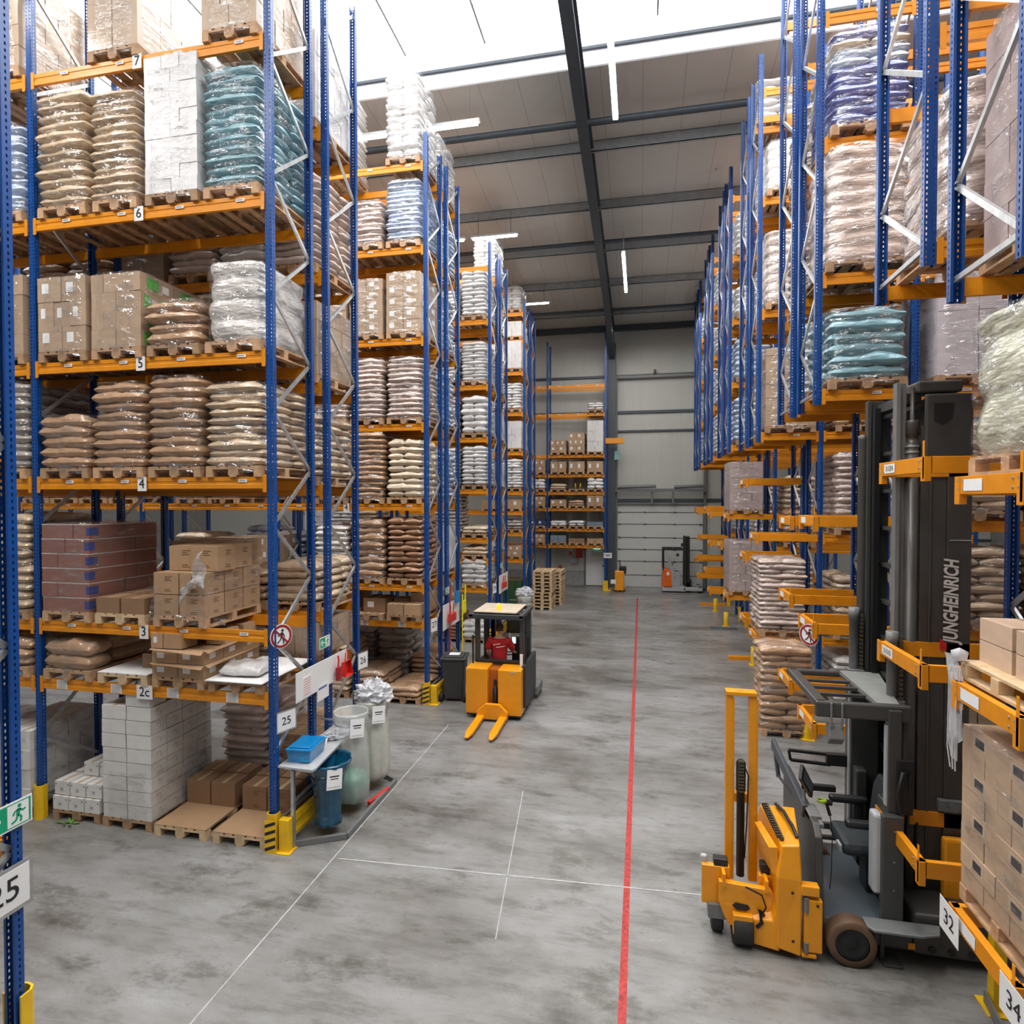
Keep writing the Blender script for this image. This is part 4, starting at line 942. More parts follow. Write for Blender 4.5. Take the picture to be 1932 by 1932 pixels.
def crumple(c,r,n,mat,label,name='crumpled_film',k=26):
    m=M();rows=[]
    for i in range(k+1):
        ph=math.pi*i/k;row=[]
        for j in range(34):
            a=2*math.pi*j/34;q=1+.3*noise.noise(Vector((math.cos(a)*4+n,math.sin(a)*4,ph*5)))+.35*noise.noise(Vector((math.cos(a)*2.2+n,math.sin(a)*2.2,ph*2.4)))+.15*noise.noise(Vector((math.cos(a)*6,math.sin(a)*6+n,ph*6)))
            row.append((c[0]+r[0]*q*math.sin(ph)*math.cos(a),c[1]+r[1]*q*math.sin(ph)*math.sin(a),c[2]+r[2]*q*math.cos(ph)))
        rows.append(row)
    m.rows(rows,close=True,sm=False)
    return tag(ob(name,m,mat),label,'film')
CRF=simple('clear_crumpled_film',(.72,.73,.76),rough=.2,alpha=.75,bump=.5,coat=.5)
crumple((XA+.34,YA+1.1,zt+.08),(.13,.2,.075),4,CRF,'heap of crumpled clear film on the work shelf')
t=thing('paper_cup','white cup beside the blue box on the work shelf','cup',(XA+.3,YA+.78,zt+.026));ob('cup_body',M().lathe([(.03,0),(.04,.1),(.037,.1),(.028,.005)],(0,0,0),16),PAPER,t)
def bagstand(x,y,r,ztop,zbot,mat,label,k,fill=None,rim=PAPER,wide=1.0,card=True,lean=0,txt=None):
    t=thing('waste_bag_stand',label,'waste bag',(x,y,0))
    ob('ring_holder',M().tube([(r*1.02*math.cos(a),r*1.02*math.sin(a),ztop-.16) for a in [2*math.pi*i/24 for i in range(25)]],.009,6,caps=False).bar((-r,0,ztop-.16),(-r-.25,0,ztop-.16),.02,.02),GALV,t)
    rows=[];nz=18
    fl=1.18 if wide<.8 else 1.0;prof=[(r*.85,ztop-.2),(r*1.0*fl,ztop-.03),(r*1.04*fl,ztop+.0),(r*1.06*fl,ztop-.03),(r*1.03,ztop-.18)]
    for i in range(nz):
        q=i/(nz-1);rr=r*(.93+(wide-.93)*math.sin(q*math.pi*.8))*(1 if q<.93 else 1-.5*(q-.93)/.07);prof.append((rr,ztop-.2-(ztop-.2-zbot)*q))
    prof.append((.01,zbot))
    for i,(rr,z) in enumerate(prof):
        row=[]
        for j in range(32):
            a=2*math.pi*j/32;q=max(0,(ztop-z)/(ztop-zbot));pl=.05*math.sin(a*7+k)*(1 if i>4 else .3)+.03*math.sin(a*13+z*4)
            row.append((rr*(1+pl)*math.cos(a)+lean*q*.1,rr*(1+pl)*math.sin(a),z))
        rows.append(row)
    ob('bag',M().rows(rows,close=True),mat,t)
    if fill:
        ob('contents',M().lathe([(.02,zbot+.02),(r*.85,zbot+.06),(r*.95*wide,zbot+.3),(r*.8,zbot+.42),(.02,zbot+.46)],(lean*.08,0,0),16),fill,t)
    if card:
        cd=ob('label_card',M().box(-.1,.1,-.003,0,-.13,.13),PAPER,t,(r*.86,-r*.92,ztop-.17),rot=(R(-6),R(4),R(42)))
        ob('printed_lines',M().box(-.06,.06,-.005,-.003,.03,.045).box(-.05,.05,-.005,-.003,.0,.01).box(-.08,.08,-.005,-.003,-.1,-.097),INK,cd)
    return t
bagstand(XA+.50,YA+.52,.25,1.02,.1,simple('blue_sack',(.004,.075,.15),rough=.16,alpha=.93,var=.3,coat=.5),'dark blue translucent waste bag on a ring stand, nearest one',1,wide=.68)
bagstand(XA+.52,YA+1.15,.235,1.46,.12,simple('clear_sack',(.70,.72,.70),rough=.12,alpha=.42,coat=.6),'clear waste bag holding green film, second stand',2,fill=simple('green_film_fill',(.10,.30,.20),rough=.3,var=.5,bump=.4),wide=1.15)
bagstand(XA+.50,YA+1.9,.25,1.40,.12,simple('milky_sack',(.55,.56,.50),rough=.3,alpha=.95,coat=.3,bump=.2),'milky waste bag overflowing with clear film, farthest stand',3,wide=1.1)
crumple((XA+.52,YA+1.9,1.48),(.27,.24,.2),9,CRF,'crumpled clear film spilling from the milky waste bag')
tag(ob('red_bar',M().bar((XA+.74,YA+1.25,.06),(XA+.84,YA+1.75,.06),.05,.05),REDP,bevel=.01),'red bar lying on the floor beside the clear waste bag','bar')
# yellow end barriers
def barrier(y0,y1,label,x=XA+.2):
    t=thing('end_barrier',label,'barrier',(x,y0,0))
    for yy in(0,y1-y0):
        ob('bracket',M().box(-.09,.05,yy-.05,yy+.05,0,.42).box(-.25,.09,yy-.1,yy+.1,0,.012),YEL,t,bevel=.006)
    ob('rail',M().prism([(-.03,.12),(.02,.12),(.035,.18),(.02,.24),(.02,.27),(.035,.33),(.02,.39),(-.03,.39)],'y',.0,y1-y0),YEL,t)
    b=ob('warning_stripes',M(),INK,t)
    m=M()
    for i in range(4):m.add([(-.25,-.102,.02+i*.1),(-.11,-.102,.07+i*.1),(-.11,-.102,.12+i*.1),(-.25,-.102,.07+i*.1)],[(0,1,2,3)])
    m.box(-.26,-.1,-.1,-.095,0,.42)
    D.objects.remove(b);ob('warning_stripes',M().box(-.26,-.1,-.1,-.095,0,.42),YEL,t)
    m=M()
    for i in range(4):m.add([(-.255,-.103,.02+i*.1),(-.105,-.103,.08+i*.1),(-.105,-.103,.12+i*.1),(-.255,-.103,.06+i*.1)],[(0,1,2,3)])
    ob('warning_stripes',m,INK,t)
for c,nm in zip('ABCD',('nearest','second','third','fourth')):
    y=YA+'ABCD'.index(c)*MOD;barrier(y+.0,y+2.4,f'yellow steel barrier along the end of the {nm} left rack')
# wheelie bin, tools and signs at rack B
wb=thing('wheeled_bin','dark grey wheeled bin with white lid label by the second left rack','bin',(XA+.52,YA+MOD+.45,0),R(8))
ob('body',M().add([(-.2,-.22,.06),(.2,-.22,.06),(.2,.2,.06),(-.2,.2,.06),(-.26,-.3,.95),(.26,-.3,.95),(.26,.26,.95),(-.26,.26,.95)],[(0,1,2,3),(0,1,5,4),(1,2,6,5),(2,3,7,6),(3,0,4,7),(4,5,6,7)]),simple('bin_plastic',(.045,.047,.05),rough=.5),wb,bevel=.02)
ob('lid',M().box(-.29,.29,-.34,.3,.95,1.0).box(-.22,.22,-.26,.22,1.0,1.03),MATS['bin_plastic'],wb,bevel=.02)
ob('lid_label',M().box(-.12,.12,-.12,.1,1.031,1.034),PAPER,wb)
for x in(-.27,.27):ob('wheel',M().lathe([(.03,-.03),(.1,-.03),(.1,.03),(.03,.03)],(x-.02*(x>0),-.2,.1),18,ax='x'),RUB,wb)
def toolboard(c,lab):
    y=YA+'ABCD'.index(c)*MOD
    t=thing('tool_board',f'white tool board on the end of the {lab} left rack','board',(XA+.12,y+1.5,1.75),R(90))
    ob('panel',M().box(-.7,.6,0,.01,-.3,.3),WHITE,t)
    for dx,mt,nm in((-.35,REDP,'red'),(-.1,REDP,'second red')):
        d=thing('dustpan',f'{nm} dustpan hanging on the tool board of the {lab} left rack','dustpan',(XA+.16,y+1.5+dx,1.8),R(90))
        ob('handle',M().tube([(0,-.02,0),(0,-.03,.2)],.014,6),mt,d);ob('pan',M().box(-.1,.1,-.07,0,-.2,0),mt,d,bevel=.01)
    exit_sign((XA+.1,y+1.2,2.35),.3,.16,f'small green exit sign on the {lab} left rack')
    num_sign({'B':'27','C':'29','D':'31'}[c],(XA+.1,y+.22,1.72),.24,.3,f'white number sign on the front post of the {lab} left rack',rz=R(75),back=.0)
toolboard('B','second');toolboard('C','third')
def broom(x,y,mt,nm,zz=.35):
    t=thing('broom',f'{nm} broom hanging at the end of the second left rack','broom',(x,y,zz))
    ob('handle',M().tube([(0,0,0),(0,.03,1.75)],.016,8),mt,t);ob('head',M().box(-.05,.05,-.18,.18,-.06,.02),mt,t,bevel=.01)
yB_=YA+MOD
broom(XA+.2,yB_+1.05,simple('crimson',(.45,.01,.04)),'red-handled',.75);broom(XA+.24,yB_+1.95,simple('bright_yellow',(.85,.75,.02)),'yellow-handled',.4)
t=thing('shovel','blue plastic shovel hanging on the second left rack','shovel',(XA+.2,yB_+1.75,2.15));ob('blade',M().box(-.03,0,-.16,.16,-.18,.12),simple('tool_blue',(.0,.2,.6)),t,bevel=.02);ob('handle',M().tube([(0,.1,.1),(0,.16,.42)],.02,6),MATS['tool_blue'],t)
t=thing('shovel','yellow plastic shovel hanging on the second left rack','shovel',(XA+.24,yB_+2.2,1.85));ob('blade',M().box(-.03,0,-.14,.14,-.22,.12),MATS['bright_yellow'],t,bevel=.02);ob('handle',M().tube([(0,0,.1),(0,.04,.5)],.02,6),MATS['bright_yellow'],t)
# rack C table and clear bag
t=thing('packing_table','white work shelf at the end of the third left rack','table',(XA+.5,YA+2*MOD+.3,0));ob('table_top',M().box(-.4,.3,-.2,1.1,1.0,1.03),WHITE,t)
for y in(-.1,1.0):ob('leg',M().bar((.1,y,0),(.1,y,1.0),.04,.04),GALV,t)
bagstand(XA+.75,YA+2*MOD+1.9,.26,1.25,.15,MATS['milky_sack'],'pale waste bag on a stand by the third left rack',6,wide=1.1,card=False);crumple((XA+.75,YA+2*MOD+1.9,1.35),(.28,.25,.18),12,CRF,'crumpled film on the pale waste bag by the third left rack')
# pallet stacks
for sx,sy,n,nm,c_ in((-3.97,25.25,11,'front','light'),(-3.75,26.6,10,'rear','mixed')):
    for i in range(n):
        o=bare_pallet(sx+rg.uniform(-.02,.02),sy+rg.uniform(-.02,.02),.146*i,f'empty wooden pallet, {(["","second","third","fourth","fifth","sixth","seventh","eighth","ninth","tenth","eleventh"][i]+" from the bottom") if i else "bottom one"} in the {nm} pallet stack',light=True,group=f'{nm} stack of empty pallets')
# things by the back wall
t=thing('fire_extinguisher','red fire extinguisher under the back wall rack','extinguisher',(-4.25,32.15,.55));ob('cylinder',M().lathe([(.07,0),(.08,.02),(.08,.42),(.03,.5),(.02,.54)],(0,0,0),14),REDP,t);ob('hose',M().tube([(0,0,.54),(.1,-.02,.48),(.11,-.02,.2)],.015,6),BLACK,t)
tag(ob('red_notice',M().box(-3.38,-3.05,32.33,32.36,1.45,2.0),REDP),'red wall notice next to the white door','notice')
tag(ob('wall_box',M().box(-3.7,-3.3,32.2,32.36,1.15,1.45),LGREY,bevel=.01),'light grey control box on the back wall','box')
tag(ob('call_point',M().box(-3.75,-3.6,32.3,32.36,1.6,1.78),REDP),'small red fire call point on the back wall','call point')
tag(ob('exit_lamp',M().box(-2.45,-2.1,32.25,32.35,1.95,2.1),simple('glow_green',(.2,.75,.55),emit=1.5)),'green-white exit lamp on the personnel door','exit lamp')
t=thing('bay_sign','small white notice at the foot of the steel column','sign',(-1.62,30.75,1.75));ob('panel',M().box(-.2,.2,-.01,0,-.13,.13),PAPER,t);ob('printed_lines',M().box(-.14,.14,-.014,-.01,.02,.05).box(-.12,.12,-.014,-.01,-.04,-.01),INK,t)
tag(ob('column_bracket',M().box(-1.75,-.85,30.6,30.85,7.35,7.62),ORANGE),'orange bracket arm sticking out of the back wall rack','bracket')
tag(ob('column_display',M().box(-1.35,-1.08,31.6,31.7,6.6,7.05),simple('teal_sign',(.25,.5,.5))),'small pale sign high on the steel column','sign')
ch=thing('pallet_truck','yellow electric pallet truck parked at the foot of the steel column','pallet truck',(-1.0,30.35,0))
ob('body',M().box(-.25,.2,-.2,.25,.08,1.05),TYEL,ch,bevel=.04);ob('cover',M().box(-.05,.3,-.1,.35,.9,1.25),BLACK,ch,bevel=.03);ob('label_plate',M().box(-.45,-.2,-.21,-.2,.42,.62),PAPER,ch)
ob('fork',M().box(-.3,-.15,.25,1.3,.05,.11),TYEL,ch);ob('fork',M().box(.1,.25,.25,1.3,.05,.11),TYEL,ch);ob('wheel',M().lathe([(.02,-.04),(.08,-.04),(.08,.04),(.02,.04)],(0,.0,.08),12,ax='x'),RUB,ch)
ob('tiller',M().tube([(0,.3,1.2),(.0,-.1,1.45),(.0,-.2,1.5)],.025,8),BLACK,ch)
tag(ob('orange_barrier',M().box(-1.85,-1.6,30.5,30.6,0,.5).box(-1.75,-1.45,30.4,30.7,0,.05),YEL),'striped yellow corner guard at the back wall rack foot','guard')
# dead leaves tuft
lf=M()
for i in range(14):
    a=rg.uniform(0,6.28);L=rg.uniform(.08,.2);p=Vector((-7.85+rg.uniform(-.06,.1),6.95+rg.uniform(-.05,.05),.012));q=p+Vector((math.cos(a)*L,math.sin(a)*L*.6,rg.uniform(0,.04)));s_=(q-p).cross(Vector((0,0,1))).normalized()*.018
    lf.add([p,(p+q)/2+s_,q,(p+q)/2-s_],[(0,1,2,3)])
tag(ob('leaf_scrap',lf,simple('leaf_green',(.12,.25,.06),var=.4)),'green strapping scraps on the floor under the small white cartons','scraps',kind='stuff')
# ------------------------------------------------------------------ tall lift truck (right)
V=thing('lift_truck','tall dark grey narrow-aisle lift truck with open cab and yellow fork head','lift truck',(2.0,7.2,0))
def v(name,m,mat,par=V,bevel=0,**k):
    if isinstance(m,M) : m.v=[(x-2.0,y-7.2,z) for x,y,z in m.v]
    return ob(name,m,mat,par,bevel=bevel,**k)
ch=v('chassis',M().box(2.62,3.6,6.52,7.95,.1,.5).box(2.25,2.62,6.52,7.95,.12,.3),DGREY,bevel=.03)
pm=M()
for x in(2.78,2.95,3.12):pm.lathe([(.035,-.01),(.035,.0)],(x,6.52,.17),14,ax='y');
v('port',pm,BLACK);v('warning_label',M().box(2.57,2.63,6.512,6.52,.15,.21),TYEL)
v('outrigger_foot',M().box(2.32,2.36,6.5,6.6,.02,.3).box(2.32,2.5,6.42,6.6,.0,.03),DGREY,bevel=.01)
v('fender',M().prism([(2.15,6.36),(2.2,6.3),(2.6,6.3),(2.78,6.36),(2.84,6.5),(2.15,6.5)],'z',.4,.43),MGREY,bevel=.01)
for y,nm in((6.42,''),(7.75,'')):
    w_=v('drive_wheel',M().lathe([(.155,-.08),(.215,-.08),(.225,-.06),(.225,.06),(.215,.08),(.155,.08)],(2.02,y,.225),36,ax='y',caps=False),simple('tan_tyre',(.12,.065,.035),rough=.6,var=.1))
    v('hub',M().lathe([(.001,-.06),(.03,-.075),(.05,-.05),(.12,-.05),(.15,-.078),(.155,.06)],(2.02,y,.225),28,ax='y',caps=False),BLACK,w_)
def plate_mat():
    m,nt,n,l,b=nodes('tread_plate');b.inputs['Base Color'].default_value=(.13,.16,.19,1);b.inputs['Roughness'].default_value=.32;b.inputs['Metallic'].default_value=.3
    tc=n.new('ShaderNodeTexCoord');ck=n.new('ShaderNodeTexBrick');ck.inputs['Scale'].default_value=26;l.new(tc.outputs['Object'],ck.inputs['Vector'])
    bp=n.new('ShaderNodeBump');bp.inputs['Strength'].default_value=.8;bp.inputs['Distance'].default_value=.01;l.new(ck.outputs['Fac'],bp.inputs['Height']);l.new(bp.outputs[0],b.inputs['Normal']);return m
v('cab_floor',M().box(1.78,2.45,6.5,7.95,.3,.36),plate_mat(),bevel=.006)
v('floor_edge',M().box(1.76,2.42,6.485,6.5,.3,.37),MGREY)
v('cab_side_panel',M().box(2.33,2.52,6.5,6.58,.36,1.44).box(2.45,2.52,6.55,7.0,.36,1.44),DGREY,bevel=.01)
v('inner_pocket',M().box(2.27,2.36,6.56,6.72,.62,1.42),LGREY,bevel=.03)
rv=M()
for z in(.42,.72,1.0,1.3):rv.lathe([(.008,-.006),(.008,0)],(2.43,6.497,z),8,ax='y')
v('rivet',rv,GALV)
# front bulkhead
v('front_bulkhead',M().prism([(6.42,.32),(6.5,1.16),(6.62,1.26),(7.9,1.3),(7.9,.32)],'x',1.72,1.79),DGREY,bevel=.012)
v('grab_frame',M().bar((1.72,6.9,1.22),(1.68,8.3,1.40),.05,.14).bar((1.72,7.0,1.2),(1.73,8.2,1.02),.03,.03).bar((1.69,8.3,1.44),(1.73,8.2,1.0),.04,.05),simple('slate_plastic',(.05,.06,.07),rough=.4),bevel=.01)
v('grab_arm',M().box(2.2,2.46,7.86,7.94,1.34,1.48).bar((1.78,7.9,1.48),(2.3,7.9,1.46),.04,.035).bar((1.80,7.9,1.36),(2.25,7.9,1.34),.04,.035).bar((1.78,7.9,1.48),(1.80,7.9,1.36),.04,.03),BLACK,bevel=.006)
v('far_side_wall',M().box(2.44,2.56,7.6,7.95,.36,1.42),DGREY,bevel=.02)
v('side_rail',M().box(1.8,2.45,7.9,7.95,.55,.62).box(1.8,2.45,7.9,7.95,.42,.46),DGREY)
ds=v('terminal_display',M().add([(1.69,6.93,1.55),(1.80,6.93,1.36),(1.86,7.10,1.42),(1.75,7.10,1.64),(1.665,6.96,1.54),(1.775,6.96,1.35),(1.835,7.13,1.41),(1.725,7.13,1.63)],[(0,1,2,3),(4,5,6,7),(0,1,5,4),(1,2,6,5),(2,3,7,6),(3,0,4,7)]),BLACK)
v('screen',M().add([(1.705,6.938,1.545),(1.795,6.938,1.39),(1.845,7.085,1.435),(1.752,7.085,1.605)],[(0,1,2,3)]),simple('screen_glass',(.06,.065,.07),rough=.12),ds,loc=(0.004,-.006,.002))
v('display_arm',M().tube([(1.74,7.02,1.4),(1.73,7.0,1.3),(1.74,6.9,1.22)],.02,8),MGREY)
v('switch_panel',M().box(1.72,1.84,6.72,7.0,1.2,1.27).box(1.73,1.83,6.6,6.7,1.2,1.25),MGREY,bevel=.01)
sc_=v('hand_scanner',M().tube([(1.86,6.95,1.33),(1.95,6.97,1.31),(2.0,6.98,1.3)],[.02,.03,.03],8).tube([(1.95,6.97,1.3),(1.98,6.95,1.18)],.017,8),BLACK)
v('scanner_ring',M().lathe([(.045,-.012),(.05,0),(.045,.012)],(1.9,6.95,1.33),16),simple('lime',(.25,.4,.02)),sc_)
v('scanner_cable',M().tube([(1.98,6.95,1.18),(2.0,6.93,1.0),(1.99,6.92,.6),(1.97,6.9,.42)],.005,5),BLACK)
# seat
SEAT=simple('seat_fabric',(.028,.034,.038),rough=.6,var=.1)
st=v('seat_cushion',M().box(2.08,2.56,6.85,7.38,.80,.95),SEAT,bevel=.06);v('seat_piping',M().box(2.06,2.1,6.9,7.02,.83,.90),LGREY,st,bevel=.01)
v('seat_back',M().prism([(2.46,.9),(2.56,.88),(2.66,1.5),(2.58,1.54),(2.52,1.4)],'y',6.87,7.36),SEAT,bevel=.05)
for y in(7.42,6.86):v('armrest',M().box(2.1,2.5,y-.05,y+.05,1.12,1.2).box(2.36,2.46,y-.03,y+.03,.9,1.14),BLACK,bevel=.03)
v('seat_base',M().box(2.36,2.55,7.0,7.25,.36,.82),BLACK,bevel=.02)
v('steering_arm',M().box(1.84,2.2,7.5,7.56,1.18,1.25),BLACK,bevel=.01)
# overhead guard
og=v('overhead_guard',M().box(1.74,1.86,6.62,7.86,2.43,2.5).box(1.74,2.62,6.60,6.68,2.34,2.5).box(1.74,2.75,7.8,7.88,2.43,2.5).box(2.3,2.6,6.64,7.86,2.45,2.49),DGREY,bevel=.02)
sl=M()
for y in(6.95,7.2,7.45):sl.bar((1.8,y,2.475),(2.35,y,2.475),.05,.03)
v('guard_slat',sl,DGREY,og);v('guard_cover',M().prism([(2.32,6.66),(2.52,6.66),(2.74,7.84),(2.32,7.84)],'z',2.49,2.505),simple('guard_grey',(.22,.225,.21),rough=.45),og)
v('guard_lamp',M().prism([(6.56,2.14),(6.64,2.06),(6.72,2.2),(6.70,2.26),(6.60,2.28)],'x',1.86,2.0).box(1.87,1.89,6.57,6.6,2.25,2.5).box(1.97,1.99,6.57,6.6,2.25,2.5),MGREY,bevel=.01)
v('guard_post',M().box(2.4,2.52,6.58,6.68,1.44,2.46),DGREY,bevel=.01);v('guard_post',M().box(2.42,2.72,7.74,7.95,.36,2.45),DGREY,bevel=.015)
v('post_stripe',M().box(2.385,2.4,6.6,6.66,1.5,2.3),LGREY);v('post_stripe',M().box(2.40,2.42,7.74,7.78,.5,2.4),LGREY)
v('door_handle_loop',M().tube([(2.5,6.55,1.46),(2.46,6.52,1.66),(2.5,6.52,1.88),(2.58,6.55,1.86),(2.6,6.58,1.5)],.018,6),BLACK)
v('side_shield',M().box(2.47,2.62,6.56,6.6,1.44,1.98),BLACK,bevel=.01)
# mast
mg=simple('mast_grey',(.062,.056,.05),rough=.36,var=.06)
v('mast_rail',M().box(2.62,2.66,7.9,8.0,.3,5.7).box(2.66,2.86,7.93,7.98,.3,5.7),DGREY,bevel=.004);v('mast_rail',M().box(2.59,2.63,7.0,7.1,.3,5.75).box(2.63,2.7,7.05,7.1,.3,5.75),MGREY,bevel=.004)
v('mast_rail',M().box(2.66,2.72,7.8,7.88,.3,5.6),BLACK)
cr=M()
for i in range(12):cr.box(2.76,2.84,7.1,7.9,.75+i*.43,.79+i*.43)
cr.box(2.72,2.86,7.1,7.9,5.55,5.65)
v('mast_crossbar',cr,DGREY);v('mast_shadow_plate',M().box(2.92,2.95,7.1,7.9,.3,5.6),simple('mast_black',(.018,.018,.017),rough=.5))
cyl=v('lift_cylinder',M().lathe([(.06,.4),(.06,5.12),(.052,5.12),(.052,5.2),(.062,5.2),(.062,5.34),(.055,5.36),(.02,5.36),(.02,5.7)],(2.75,7.03,0),18),mg);v('clamp_ring',M().lathe([(.066,5.02),(.068,5.03),(.066,5.04)],(2.75,7.03,0),18).lathe([(.066,5.08),(.068,5.09),(.066,5.1)],(2.75,7.03,0),18),GALV,cyl)
v('lift_cylinder',M().lathe([(.05,.4),(.05,5.25),(.055,5.3),(.001,5.32)],(2.6,8.0,0),16),mg)
for x,y,z0,z1 in((2.56,6.96,2.35,3.17),(2.5,7.93,2.4,3.25)):
    c_=v('short_cylinder',M().lathe([(.05,z0),(.05,z1-.15),(.06,z1-.15),(.06,z1),(.04,z1)],(x,y,0),14),MGREY)
    cm=M()
    for i in range(16):cm.box(x+.05,x+.085,y-.06,y-.02,z0+.03+i*.048,z0+.06+i*.048)
    v('lift_chain',cm,simple('chain_steel',(.12,.10,.07),metal=.6,rough=.5),c_)
    v('clamp',M().box(x-.07,x+.1,y-.08,y+.07,z0-.02,z0+.12),MGREY,c_,bevel=.008)
mp=v('mast_side_panel',M().box(2.82,3.06,6.99,7.08,.5,5.3).box(3.06,3.28,6.97,7.1,.5,5.35).box(2.9,2.92,6.975,6.99,.5,5.2),mg,bevel=.006)
v('panel_seam',M().box(3.08,3.28,6.963,6.97,4.12,4.13),LGREY,mp)
tx=text_mesh('JUNGHEINRICH',.15,simple('logo_grey',(.66,.62,.59),var=.02),bold=.005,shear=.22)
lo=ob('lettering',tx,None,mp,(3.10-2.0,6.955-7.2,3.50),rot=(0,0,0));lo.rotation_euler=Matrix(((0,-1,0),(0,0,-1),(1,0,0))).to_euler()
bx=[vv.co for vv in tx.vertices];wx=max(p.x for p in bx)-min(p.x for p in bx);lo.scale=(.88/wx,1.2,1)
v('logo_mark',M().prism([(3.0,3.0),(3.0,3.12),(3.06,3.06),(3.06,3.0)],'y',6.955,6.962),REDP,mp)
v('mast_head',M().box(2.95,3.3,7.0,7.9,5.3,5.62).box(2.84,3.28,6.955,7.0,4.95,5.62).box(2.78,3.2,7.0,7.3,5.64,5.76),simple('head_grey',(.05,.046,.043),rough=.5),bevel=.03)
v('mast_head_recess',M().prism([(2.92,5.52),(3.1,5.52),(3.08,5.36),(3.0,5.3),(2.92,5.34)],'y',6.95,6.962),BLACK)
v('camera_box',M().box(3.0,3.26,6.93,6.99,1.34,1.46).lathe([(.05,-.03),(.04,-.03),(.04,0)],(3.13,6.93,1.4),16,ax='y'),MGREY,bevel=.008)
v('battery_cover',M().box(3.02,3.5,6.86,6.95,.42,1.1),TYEL,bevel=.03)
v('mast_base',M().box(2.66,3.4,6.95,7.95,.4,.75),simple('mast_black',(.018,.018,.017)),bevel=.02)
ps=v('hydraulic_hose',M().tube([(2.72,6.95,.5),(2.7,6.93,.9),(2.72,6.95,1.3)],.02,8).tube([(2.8,6.95,.5),(2.8,6.93,1.2)],.015,8),BLACK)
# yellow fork head
TY2=TYEL
hb=v('fork_head_housing',M().add([(1.33,6.33,.1),(1.55,6.31,.06),(1.55,7.1,.06),(1.30,7.1,.1),(1.33,6.33,.8),(1.56,6.33,.8),(1.62,7.1,.85),(1.25,7.1,.85),
   (1.38,6.38,1.10),(1.55,6.38,1.12),(1.66,7.08,1.17),(1.30,7.08,1.17)],[(0,3,2,1),(0,1,5,4),(1,2,6,5),(2,3,7,6),(3,0,4,7),(4,5,9,8),(5,6,10,9),(6,7,11,10),(7,4,8,11),(8,9,10,11)]),TY2,bevel=.015)
v('hinge_plate',M().box(1.58,1.75,6.33,6.4,.1,.62).box(1.55,1.72,6.32,6.42,.66,.76).box(1.56,1.7,6.33,6.41,.04,.08),TY2,hb,bevel=.012)
v('hinge_pin',M().lathe([(.022,.5),(.022,.64)],(1.6,6.33,0),10).lathe([(.022,.1),(.022,.2)],(1.6,6.33,0),10),MGREY,hb)
hm=M()
for p in((1.47,.68),(1.48,.2),(1.70,.58)):hm.lathe([(.014,-.004),(.014,0)],(p[0],6.318,p[1]),10,ax='y')
v('bolt_hole',hm,BLACK,hb)
cm=M();cm.bar((1.40,6.45,1.135),(1.36,7.05,1.19),.035,.03)
for i in range(14):cm.cb(1.375-.04*i/13,6.47+i*.042,1.15+.0035*i,.05,.018,.035)
v('toothed_rack',cm,simple('chain_steel',(.12,.10,.07)),hb)
v('hose',M().tube([(1.55,6.5,1.14),(1.53,6.6,1.2),(1.52,6.75,1.19),(1.5,6.85,1.22),(1.46,7.05,1.2)],.018,8),BLACK,hb)
v('side_wing',M().add([(1.27,6.42,1.05),(1.34,6.38,1.08),(1.36,6.4,.75),(1.30,6.42,.8),(1.2,6.8,1.1),(1.26,6.8,1.12),(1.30,6.8,.8),(1.24,6.8,.8)],[(0,1,2,3),(4,5,6,7),(0,1,5,4),(1,2,6,5),(2,3,7,6),(3,0,4,7)]),TY2,hb)
v('lower_arm',M().add([(1.06,6.42,.06),(1.36,6.34,.06),(1.36,6.6,.06),(1.06,6.6,.06),(1.06,6.42,.30),(1.30,6.36,.34),(1.34,6.36,.5),(1.3,6.6,.5),(1.06,6.6,.30)],[(0,3,2,1),(0,1,6,5),(0,5,4),(4,5,7,8),(5,6,7),(1,2,7,6),(2,3,8,7),(3,0,4,8)]),TY2,hb,bevel=.01)
v('hose_cluster',M().tube([(1.22,6.42,.36),(1.18,6.40,.42),(1.2,6.38,.3),(1.16,6.40,.24)],.02,8).tube([(1.05,6.42,.62),(1.2,6.38,.58),(1.24,6.38,.46),(1.2,6.4,.36)],.009,6),BLACK,hb)
# auxiliary mast and carriage
for x in(.91,1.15):
    ar=v('small_mast_rail',M().box(x,x+.075,6.86,6.96,.42,2.45).box(x+.075,x+.09,6.86,6.87,.42,2.4),TY2,bevel=.004)
v('small_mast_head',M().box(.91,1.225,6.84,6.98,2.43,2.47).box(1.03,1.09,6.88,6.92,2.47,2.478),TY2,bevel=.004)
v('small_mast_crossbar',M().box(.986,1.149,6.865,6.945,1.27,1.36),TY2)
sc2=v('small_cylinder',M().lathe([(.042,.5),(.042,1.42),(.05,1.42),(.05,1.72),(.03,1.75)],(1.06,6.82,0),14),BLACK)
cm=M()
for i in range(10):cm.box(1.03,1.085,6.76,6.79,1.42+i*.035,1.44+i*.035)
v('small_chain',cm,MATS['chain_steel'],sc2);v('small_hose',M().tube([(1.09,6.8,1.7),(1.13,6.78,1.6),(1.12,6.8,1.1),(1.1,6.8,.7)],.008,6),BLACK,sc2)
